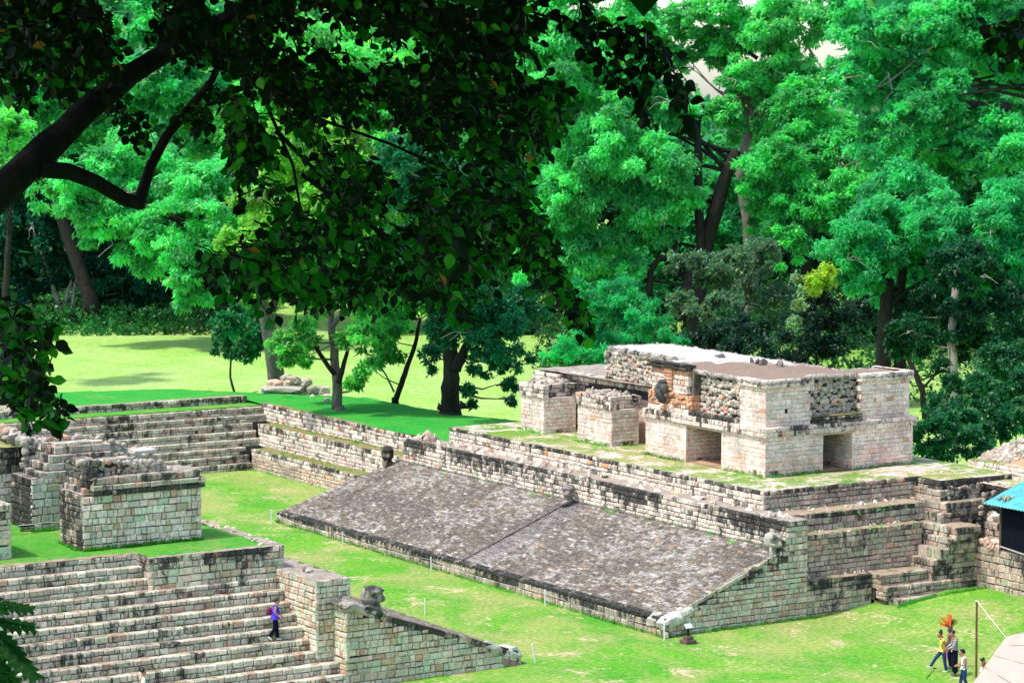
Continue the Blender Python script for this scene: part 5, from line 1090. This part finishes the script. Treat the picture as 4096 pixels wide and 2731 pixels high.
for j in range(nn+1):
    for i in range(nn+1):
        a, b = i/nn, j/nn; p = TA.lerp(D_2, a).lerp(B_.lerp(C_, a), b); p = p-Z*(.25*4*a*(1-a)*b*.6)+Z*.02*math.sin(a*26+b*9)*b+Z*.035*noise.noise((a*6, b*6, 0)); m.v.append(tuple(p))
for j in range(nn):
    for i in range(nn): a = j*(nn+1)+i; m.face((a, a+1, a+nn+2, a+nn+1), (.5, .5, .5, 0), mi)
o = m.build('cloth', TN, True); o.modifiers.new('t', 'SOLIDIFY').thickness = .015
m = MB(); sm = mk_plain('canopy_seam', (.36, .28, .22), .9)
for q in (.16, .34, .55): m.tube([TA.lerp(B_, q)+Z*.02, TA.lerp(D_2, .5).lerp(B_.lerp(C_, .5), q)-Z*(.25*4*.25*q*.6-.02), D_2.lerp(C_, q)+Z*.02], .012, sm, 5)
m.build('seam', TN)
m = MB(); m.tube([TA, TA.lerp(B_, .5), B_], .02, mk_plain('canopy_hem', (.55, .42, .33), .9), 6); m.tube([TA, D_2], .02, cloth, 6); m.build('hem', TN)
for q in (C_, B_, D_2): m = MB(); m.tube([(q.x, q.y, -.1), (q.x, q.y, q.z)], .04, wdn, 8); m.build('pole', TN)

# ------------------------------------------------------------------ people
def fabric(name, c, var=.12, sc=12): return mk_plain(name, c, .85, var, sc, .1)
def skinned(name, J, Ed, mat, parent, xf, sub=2, root=0):
    me = bpy.data.meshes.new(name); keys = list(J); ix = {k: i for i, k in enumerate(keys)}
    me.from_pydata([tuple(xf(Vector(J[k][0]))) for k in keys], [(ix[a], ix[b]) for a, b in Ed], []); me.update(); me.materials.append(mat)
    o = bpy.data.objects.new(name, me); COL.objects.link(o); o.parent = parent; o.matrix_parent_inverse = Matrix.Translation(-parent.location)
    md = o.modifiers.new('Skin', 'SKIN'); md.use_smooth_shade = True; md.branch_smoothing = .4
    sk = me.skin_vertices[0].data
    for k in keys:
        r = J[k][1]; r = (r, r) if isinstance(r, (int, float)) else r; sk[ix[k]].radius = r; sk[ix[k]].use_root = False
    sk[root].use_root = True; s = o.modifiers.new('Sub', 'SUBSURF'); s.levels = sub; s.render_levels = sub; return o
def person(loc, head_dir, lab, P, C, h=1.7, hair='short', group='visitors', name='person'):
    """P: joints in body space (x right, y forward, z up, scaled to 1.7 m); C: colours"""
    t = thing(name, lab, 'person', loc, None); f = Vector((head_dir[0], head_dir[1], 0)).normalized(); r = Vector((f.y, -f.x, 0)); k = h/1.7; L = Vector(loc)
    xf = lambda v: L+r*v.x*k+f*v.y*k+Z*v.z*k
    J = dict(pel=(0, 0, .93), spi=(0, 0, 1.12), che=(0, .01, 1.3), nek=(0, 0, 1.44), hed=(0, .02, 1.56), top=(0, .01, 1.66),
             shR=(.18, 0, 1.38), shL=(-.18, 0, 1.38), elR=(.23, -.02, 1.1), elL=(-.23, -.02, 1.1), wrR=(.24, .08, .86), wrL=(-.24, .08, .86),
             hiR=(.09, 0, .88), hiL=(-.09, 0, .88), knR=(.1, .02, .48), knL=(-.1, .02, .48), anR=(.1, -.02, .09), anL=(-.1, -.02, .09)); J.update(P); V3 = {a: Vector(b) for a, b in J.items()}
    rad = dict(pel=(.14, .1), spi=(.12, .09), che=(.14, .1), nek=.05, hed=(.078, .09), top=(.06, .065), shR=.055, shL=.055, elR=.042, elL=.042, wrR=.028, wrL=.028, hiR=.085, hiL=.085, knR=.058, knL=.058, anR=.042, anL=.042)
    B_ = {a: (V3[a], rad[a]) for a in rad}; Ed = [('pel', 'spi'), ('spi', 'che'), ('che', 'nek'), ('nek', 'hed'), ('hed', 'top'), ('che', 'shR'), ('che', 'shL'), ('shR', 'elR'), ('shL', 'elL'), ('elR', 'wrR'), ('elL', 'wrL'), ('pel', 'hiR'), ('pel', 'hiL'), ('hiR', 'knR'), ('hiL', 'knL'), ('knR', 'anR'), ('knL', 'anL')]
    hf = Vector(P.get('look', (0, 1, -.15))).normalized(); V3['nose'] = V3['hed']+hf*.115+Vector((0, 0, .0)); B_['nose'] = (V3['nose'], .016); B_['chin'] = (V3['hed']+hf*.06-Vector((0, 0, .09)), .035); Ed += [('hed', 'nose'), ('hed', 'chin')]
    for s in 'RL':
        a = V3['wr'+s]-V3['el'+s]; a.normalize(); sd = a.cross(Vector((0, 0, 1))); sd = sd.normalized() if sd.length > .1 else Vector((1, 0, 0)); pm = V3['wr'+s]+a*.055; B_['pm'+s] = (pm, (.036, .016)); Ed.append(('wr'+s, 'pm'+s))
        for i, ln in enumerate((.055, .065, .06, .045)):
            b = pm+sd*(.026-.017*i)+a*.035; e = b+a*ln*.5+Vector((0, .004, -.006)); e2 = e+a*ln*.4+Vector((0, .006, -.018)); B_[f'f{s}{i}a'] = (b, .009); B_[f'f{s}{i}b'] = (e, .0085); B_[f'f{s}{i}c'] = (e2, .007); Ed += [('pm'+s, f'f{s}{i}a'), (f'f{s}{i}a', f'f{s}{i}b'), (f'f{s}{i}b', f'f{s}{i}c')]
        b = V3['wr'+s]+a*.035+sd*.034; B_['t'+s] = (b, .011); B_['t2'+s] = (b+sd*.02+a*.035, .009); Ed += [('pm'+s, 't'+s), ('t'+s, 't2'+s)]
    sk = mk_plain('skin', C['skin'], .6, .06, 8, .3); skinned('body', B_, Ed, sk, t, xf)
    # clothing over the same joints
    g = 1.16*C.get('fat', 1.); T = {a: (V3[a], tuple(x*g for x in rad[a]) if isinstance(rad[a], tuple) else rad[a]*1.25) for a in ('pel', 'spi', 'che', 'shR', 'shL')}; ft_ = C.get('fat', 1.); T['pel'] = (V3['pel']+Vector((0, 0, .07)), .122*ft_); T['spi'] = (V3['spi'], .12*ft_); T['hem'] = (V3['pel']+Vector((0, 0, -.02)), .118*ft_); E2 = [('hem', 'pel'), ('pel', 'spi'), ('spi', 'che'), ('che', 'shR'), ('che', 'shL')]
    T['col'] = (V3['che'].lerp(V3['nek'], .75), .062); E2.append(('che', 'col'))
    sl = C.get('sleeve', .5)
    for s in 'RL':
        if sl > 0: T['sl'+s] = (V3['sh'+s].lerp(V3['el'+s], min(1, sl)), .058); E2.append(('sh'+s, 'sl'+s))
        if sl > 1: T['cu'+s] = (V3['el'+s].lerp(V3['wr'+s], sl-1), .045); E2.append(('sl'+s, 'cu'+s))
    skinned('shirt', T, E2, C['shirt'], t, xf)
    w = C.get('wide', 1.); Q = {a: (V3[a], b) for a, b in dict(pel=(.11, .095), hiR=.092*w**.5, hiL=.092*w**.5, knR=.07*w, knL=.07*w, anR=.056*w, anL=.056*w).items()}; Q['wst'] = (V3['pel'].lerp(V3['spi'], .45), (.11, .085))
    skinned('trousers', Q, [('wst', 'pel'), ('pel', 'hiR'), ('pel', 'hiL'), ('hiR', 'knR'), ('hiL', 'knL'), ('knR', 'anR'), ('knL', 'anL')], C['legs'], t, xf)
    for s in 'RL':
        ft = Vector(P.get('ft'+s, (0, 1, 0))).normalized(); an = V3['an'+s]; lo = Vector((0, 0, -.045)) if not P.get('up'+s) else Vector(P['up'+s])
        skinned('shoe', dict(h=(an+lo-ft*.05, .042), m=(an+lo+ft*.06, .043), t=(an+lo+ft*.16, .034)), [('h', 'm'), ('m', 't')], C['shoe'], t, xf)
    # hair
    m = MB(); hc = V3['hed'].lerp(V3['top'], .45)-hf*.018
    hm = C['hair']; vs, fs = ico(); mi = m.mi(hm)
    for v in vs:
        d = v.copy(); lowcut = 1.
        q = Vector((d.x*.088, d.y*.1, d.z*.1)); 
        if d.dot(hf) > .35 and d.z < .35: q *= .55
        if d.z < -.2: q *= .78 if hair != 'bun' else .9
        q *= 1+.05*noise.noise(d*5); m.v.append(tuple(xf(hc+q+Vector((0, 0, .015)))))
    for f_ in fs: m.face(f_, (.5, .5, .5, 0), mi)
    if hair == 'bun': stoneball(m, xf(V3['top']-hf*.05+Vector((0, 0, .035))), (.05, .05, .05), (.1, .1, .1, 0), mat=hm)
    if hair == 'pony': stoneball(m, xf(hc-hf*.11-Vector((0, 0, .05))), (.04, .04, .09), (.1, .1, .1, 0), mat=hm)
    m.build('hair', t, True); side = hf.cross(Vector((0, 0, 1))).normalized()
    for sg in (-1, 1):
        m = MB(); stoneball(m, xf(V3['hed']+hf*.088+side*sg*.032+Vector((0, 0, .028))), (.012, .012, .008), (.02, .02, .02, 0), mat=blk); m.build('eye', t)
    return t, xf, V3
blackhair = mk_plain('black_hair', (.01, .009, .01), .5, .3, 30, .4); brownhair = mk_plain('dark_brown_hair', (.035, .02, .018), .5, .3, 30, .4)
navy = fabric('navy_cloth', (.004, .006, .02)); jeans = fabric('blue_denim', (.02, .05, .13)); shoew = mk_plain('white_shoe', (.6, .58, .56)); shoeg = mk_plain('grey_shoe', (.12, .11, .12))
# woman on the stairway, walking right
w0 = Vector((42.45, 83.72, 1.68))
t, xf, V3 = person(w0, (.86, -.5), 'woman in a violet sleeveless top and black trousers walking on the stairway', dict(che=(0, .03, 1.28), nek=(0, .05, 1.42), hed=(0, .08, 1.53), top=(0, .07, 1.62), elR=(.2, .0, 1.12), wrR=(.17, .2, .93), elL=(-.2, .05, 1.12), wrL=(-.17, .22, .95), shR=(.17, .03, 1.36), shL=(-.17, .03, 1.36), knR=(.09, -.02, .48), anR=(.09, -.22, .16), knL=(-.09, .05, .48), anL=(-.09, .08, .08), upR=(0, -.02, -.03), ftR=(0, .75, -.6), look=(0, 1, -.25)), dict(skin=(.42, .2, .12), shirt=fabric('violet_cloth', (.1, .05, .75)), legs=navy, shoe=shoew, hair=brownhair, sleeve=.06, wide=1.15, fat=1.22), 1.62, 'pony')
mr = fabric('maroon_cloth', (.16, .02, .06), .4, 25); m = MB(); stoneball(m, xf(Vector((0, -.23, 1.14))), (.09, .09, .15), (.3, .3, .3, 0), Matrix.Rotation(math.atan2(-.5, .86), 3, 'Z'), mr, .7); stoneball(m, xf(Vector((0, -.3, 1.08))), (.05, .07, .08), (.3, .3, .3, 0), Matrix.Rotation(math.atan2(-.5, .86), 3, 'Z'), mr, .7)
bag = m.build('backpack', None, True); tag(bag, 'maroon backpack on the back of the woman walking on the stairway', 'backpack')
m = MB(); m.tube([xf(Vector((.1, -.1, 1.34))), xf(Vector((.11, .03, 1.42))), xf(Vector((.12, .13, 1.3))), xf(Vector((.13, .06, 1.12))), xf(Vector((.1, -.12, 1.08)))], .012, blk, 5); m.build('strap', bag)
# man below the stairway (head and shoulders in the photo)
p = ground(573, 2866, 0); white = fabric('white_cloth', (.75, .75, .74), .03)
t, xf, V3 = person((p.x, p.y, 0), (.9, -.2), 'man in a white polo shirt at the foot of the stairway', dict(look=(0, 1, -.05)), dict(skin=(.4, .17, .09), shirt=white, legs=jeans, shoe=shoeg, hair=blackhair, sleeve=.6), 1.72)
m = MB()
for sg in (-1, 1): m.poly([xf(Vector((sg*.075, -.03, 1.475))), xf(Vector((sg*.085, .06, 1.455))), xf(Vector((sg*.02, .135, 1.4))), xf(Vector((sg*.055, .09, 1.46)))], white)
m.build('collar', t)
# group on the lawn
lf = (LEFT.x, LEFT.y)
p = ground(3775, 2686, 0)
person((p.x, p.y, 0), lf, 'woman with a black hair bun and yellow t-shirt striding left in jeans', dict(pel=(0, .06, .9), spi=(0, .06, 1.08), che=(0, .07, 1.26), nek=(0, .1, 1.4), hed=(0, .17, 1.5), top=(0, .17, 1.6), shR=(.17, .06, 1.35), shL=(-.17, .06, 1.35), elR=(.2, -.05, 1.12), wrR=(.12, -.22, .98), elL=(-.2, -.04, 1.12), wrL=(-.12, -.2, .98), hiR=(.09, .04, .86), hiL=(-.09, .04, .86), knR=(.09, .3, .56), anR=(.09, .52, .2), knL=(-.09, -.02, .45), anL=(-.09, -.08, .08), ftR=(0, .9, .3), look=(0, 1, -.6)), dict(skin=(.3, .13, .08), shirt=fabric('yellow_cloth', (.75, .62, .1)), legs=jeans, shoe=shoew, hair=blackhair, sleeve=.5), 1.62, 'bun')
def stripes():
    mm, nt, b = nmat('striped_cloth'); N = NT(nt); w = N.n('ShaderNodeTexWave'); w.bands_direction = 'Z'; w.inputs['Scale'].default_value = 5; w.inputs['Distortion'].default_value = 1.5; N.l(N.coord(), w.inputs[0])
    N.l(N.mix(N.ramp(w.outputs[1], .35, .6), (.5, .48, .5), (.1, .09, .12)), b.inputs['Base Color']); return mm
p = ground(3818, 2700, 0)
person((p.x, p.y, 0), lf, 'man in a grey striped shirt and wide dark trousers within the group', dict(che=(0, .0, 1.3), nek=(0, .04, 1.43), hed=(0, .1, 1.54), top=(0, .1, 1.64), elR=(.22, .08, 1.12), wrR=(.12, .3, 1.0), elL=(-.22, .08, 1.12), wrL=(-.12, .3, 1.0), look=(0, 1, -.6)), dict(skin=(.3, .14, .09), shirt=stripes(), legs=navy, shoe=shoeg, hair=brownhair, sleeve=1.85, wide=1.75), 1.74)
p = ground(3856, 2762, 0)
person((p.x, p.y, 0), lf, 'woman with tied dark hair in a white t-shirt nearest of the group', dict(che=(0, .02, 1.28), nek=(0, .06, 1.4), hed=(0, .13, 1.5), top=(0, .12, 1.6), shR=(.16, .02, 1.34), shL=(-.16, .02, 1.34), elR=(.2, .0, 1.08), wrR=(.1, .24, 1.02), elL=(-.2, .0, 1.08), wrL=(-.1, .24, 1.02), knR=(.09, .1, .48), anR=(.09, .16, .09), knL=(-.09, .0, .48), anL=(-.09, -.16, .1), look=(0, 1, -.7)), dict(skin=(.38, .18, .11), shirt=white, legs=jeans, shoe=shoew, hair=blackhair, sleeve=.15), 1.6, 'pony')
p = ground(3928, 2824, 0)
person((p.x, p.y, 0), (.6, -.8), 'man in a white shirt half hidden behind the beige canopy', dict(look=(.5, .9, -.3)), dict(skin=(.2, .08, .05), shirt=white, legs=jeans, shoe=shoeg, hair=blackhair, sleeve=.6), 1.75)
p = ground(3799, 2672, 0)
t, xf, V3 = person((p.x, p.y, 0), (lf[0], lf[1]), 'costumed dancer with a pink sash mostly hidden behind the striped man', dict(), dict(skin=(.2, .1, .06), shirt=fabric('dark_cloth', (.03, .02, .03)), legs=navy, shoe=shoeg, hair=brownhair, sleeve=.4), 1.62)
of = fabric('orange_feather', (.85, .17, .03), .2, 30); og = fabric('olive_feather', (.3, .2, .02), .4, 30); df = fabric('dark_plume', (.06, .04, .05), .4, 30)
hd = MB(); base = xf(Vector((0, 0, 1.62)))
for a, L_, w, mt in ((-66, .46, .05, of), (-60, .5, .05, of), (-42, .58, .05, of), (-37, .5, .045, of), (-26, .5, .045, of), (-10, .56, .06, of), (-2, .58, .06, of), (6, .52, .05, of), (14, .38, .03, df), (22, .42, .03, df), (30, .4, .03, df), (36, .42, .035, og), (46, .4, .035, og), (-18, .3, .05, df), (-50, .28, .05, df)):
    a = math.radians(a); d = _R*math.sin(a)+_U*math.cos(a)+_F*random.uniform(-.12, .12); w *= .62; w_ = d.cross(_F).normalized()*w; th = _F*.006
    pts = [base-w_*.4, base+d*L_*.5-w_, base+d*L_*.92-w_*.9, base+d*L_, base+d*L_*.92+w_*.9, base+d*L_*.5+w_, base+w_*.4]; hd.poly([q-th for q in pts], mt); hd.poly([q+th for q in pts][::-1], mt)
stoneball(hd, base-Z*.03, (.11, .11, .07), (.1, .1, .1, 0), mat=df)
tag(hd.build('feather_headdress'), 'fan of long orange feathers worn by the hidden dancer', 'headdress')
m = MB(); s0 = xf(Vector((.14, .1, 1.0))); m.poly([s0, s0+_R*.1, s0+_R*.02-Z*.6, s0-_R*.06-Z*.62], fabric('pink_cloth', (.8, .25, .5))); m.poly([q+_F*.02 for q in [s0, s0-_R*.06-Z*.62, s0+_R*.02-Z*.6, s0+_R*.1]], bpy.data.materials['pink_cloth']); m.build('sash', t)
p = ground(3705, 2714, 0); t = thing('camera_stick', 'thin black stick with a small clamp standing on the lawn left of the group', 'stick', p)
q = p+_R*.33+Z*.42; m = MB(); m.tube([p, p.lerp(q, .35), q], .011, blk, 6); m.build('stick', t)
m = MB(); m.tube([p.lerp(q, .3)-_R*.06, p.lerp(q, .3)+_R*.06], .02, blk, 6); m.tube([q-_R*.1, q+_R*.05-Z*.02], .022, blk, 6); m.build('clamp', t)

# ------------------------------------------------------------------ light
EL, AZS = R(62), Vector((-.95, .1, 0)).normalized()
sd = Vector((AZS.x*math.cos(EL), AZS.y*math.cos(EL), math.sin(EL)))
sl = bpy.data.lights.new('sun', 'SUN'); so = bpy.data.objects.new('sun', sl); COL.objects.link(so); sl.energy = 2.; sl.angle = R(4.); sl.color = (1, .94, .85)
so.rotation_euler = sd.to_track_quat('Z', 'Y').to_euler()
w = bpy.data.worlds.new("World"); scn.world = w; w.use_nodes = True; nt = w.node_tree; bg = nt.nodes['Background']
sky = nt.nodes.new('ShaderNodeTexSky'); sky.sky_type = 'NISHITA'; sky.sun_disc = False; sky.sun_elevation = EL; sky.sun_rotation = math.atan2(sd.x, sd.y); sky.dust_density = 1.5; sky.air_density = 1.; sky.ozone_density = .8
nt.links.new(sky.outputs[0], bg.inputs[0]); bg.inputs[1].default_value = .15
vs = scn.view_settings; vs.view_transform = 'Standard'; vs.look = 'None'; vs.exposure = 1.2; vs.gamma = 1
scn.cycles.max_bounces = 6; scn.cycles.transparent_max_bounces = 4; scn.cycles.diffuse_bounces = 3; scn.cycles.sample_clamp_indirect = 4
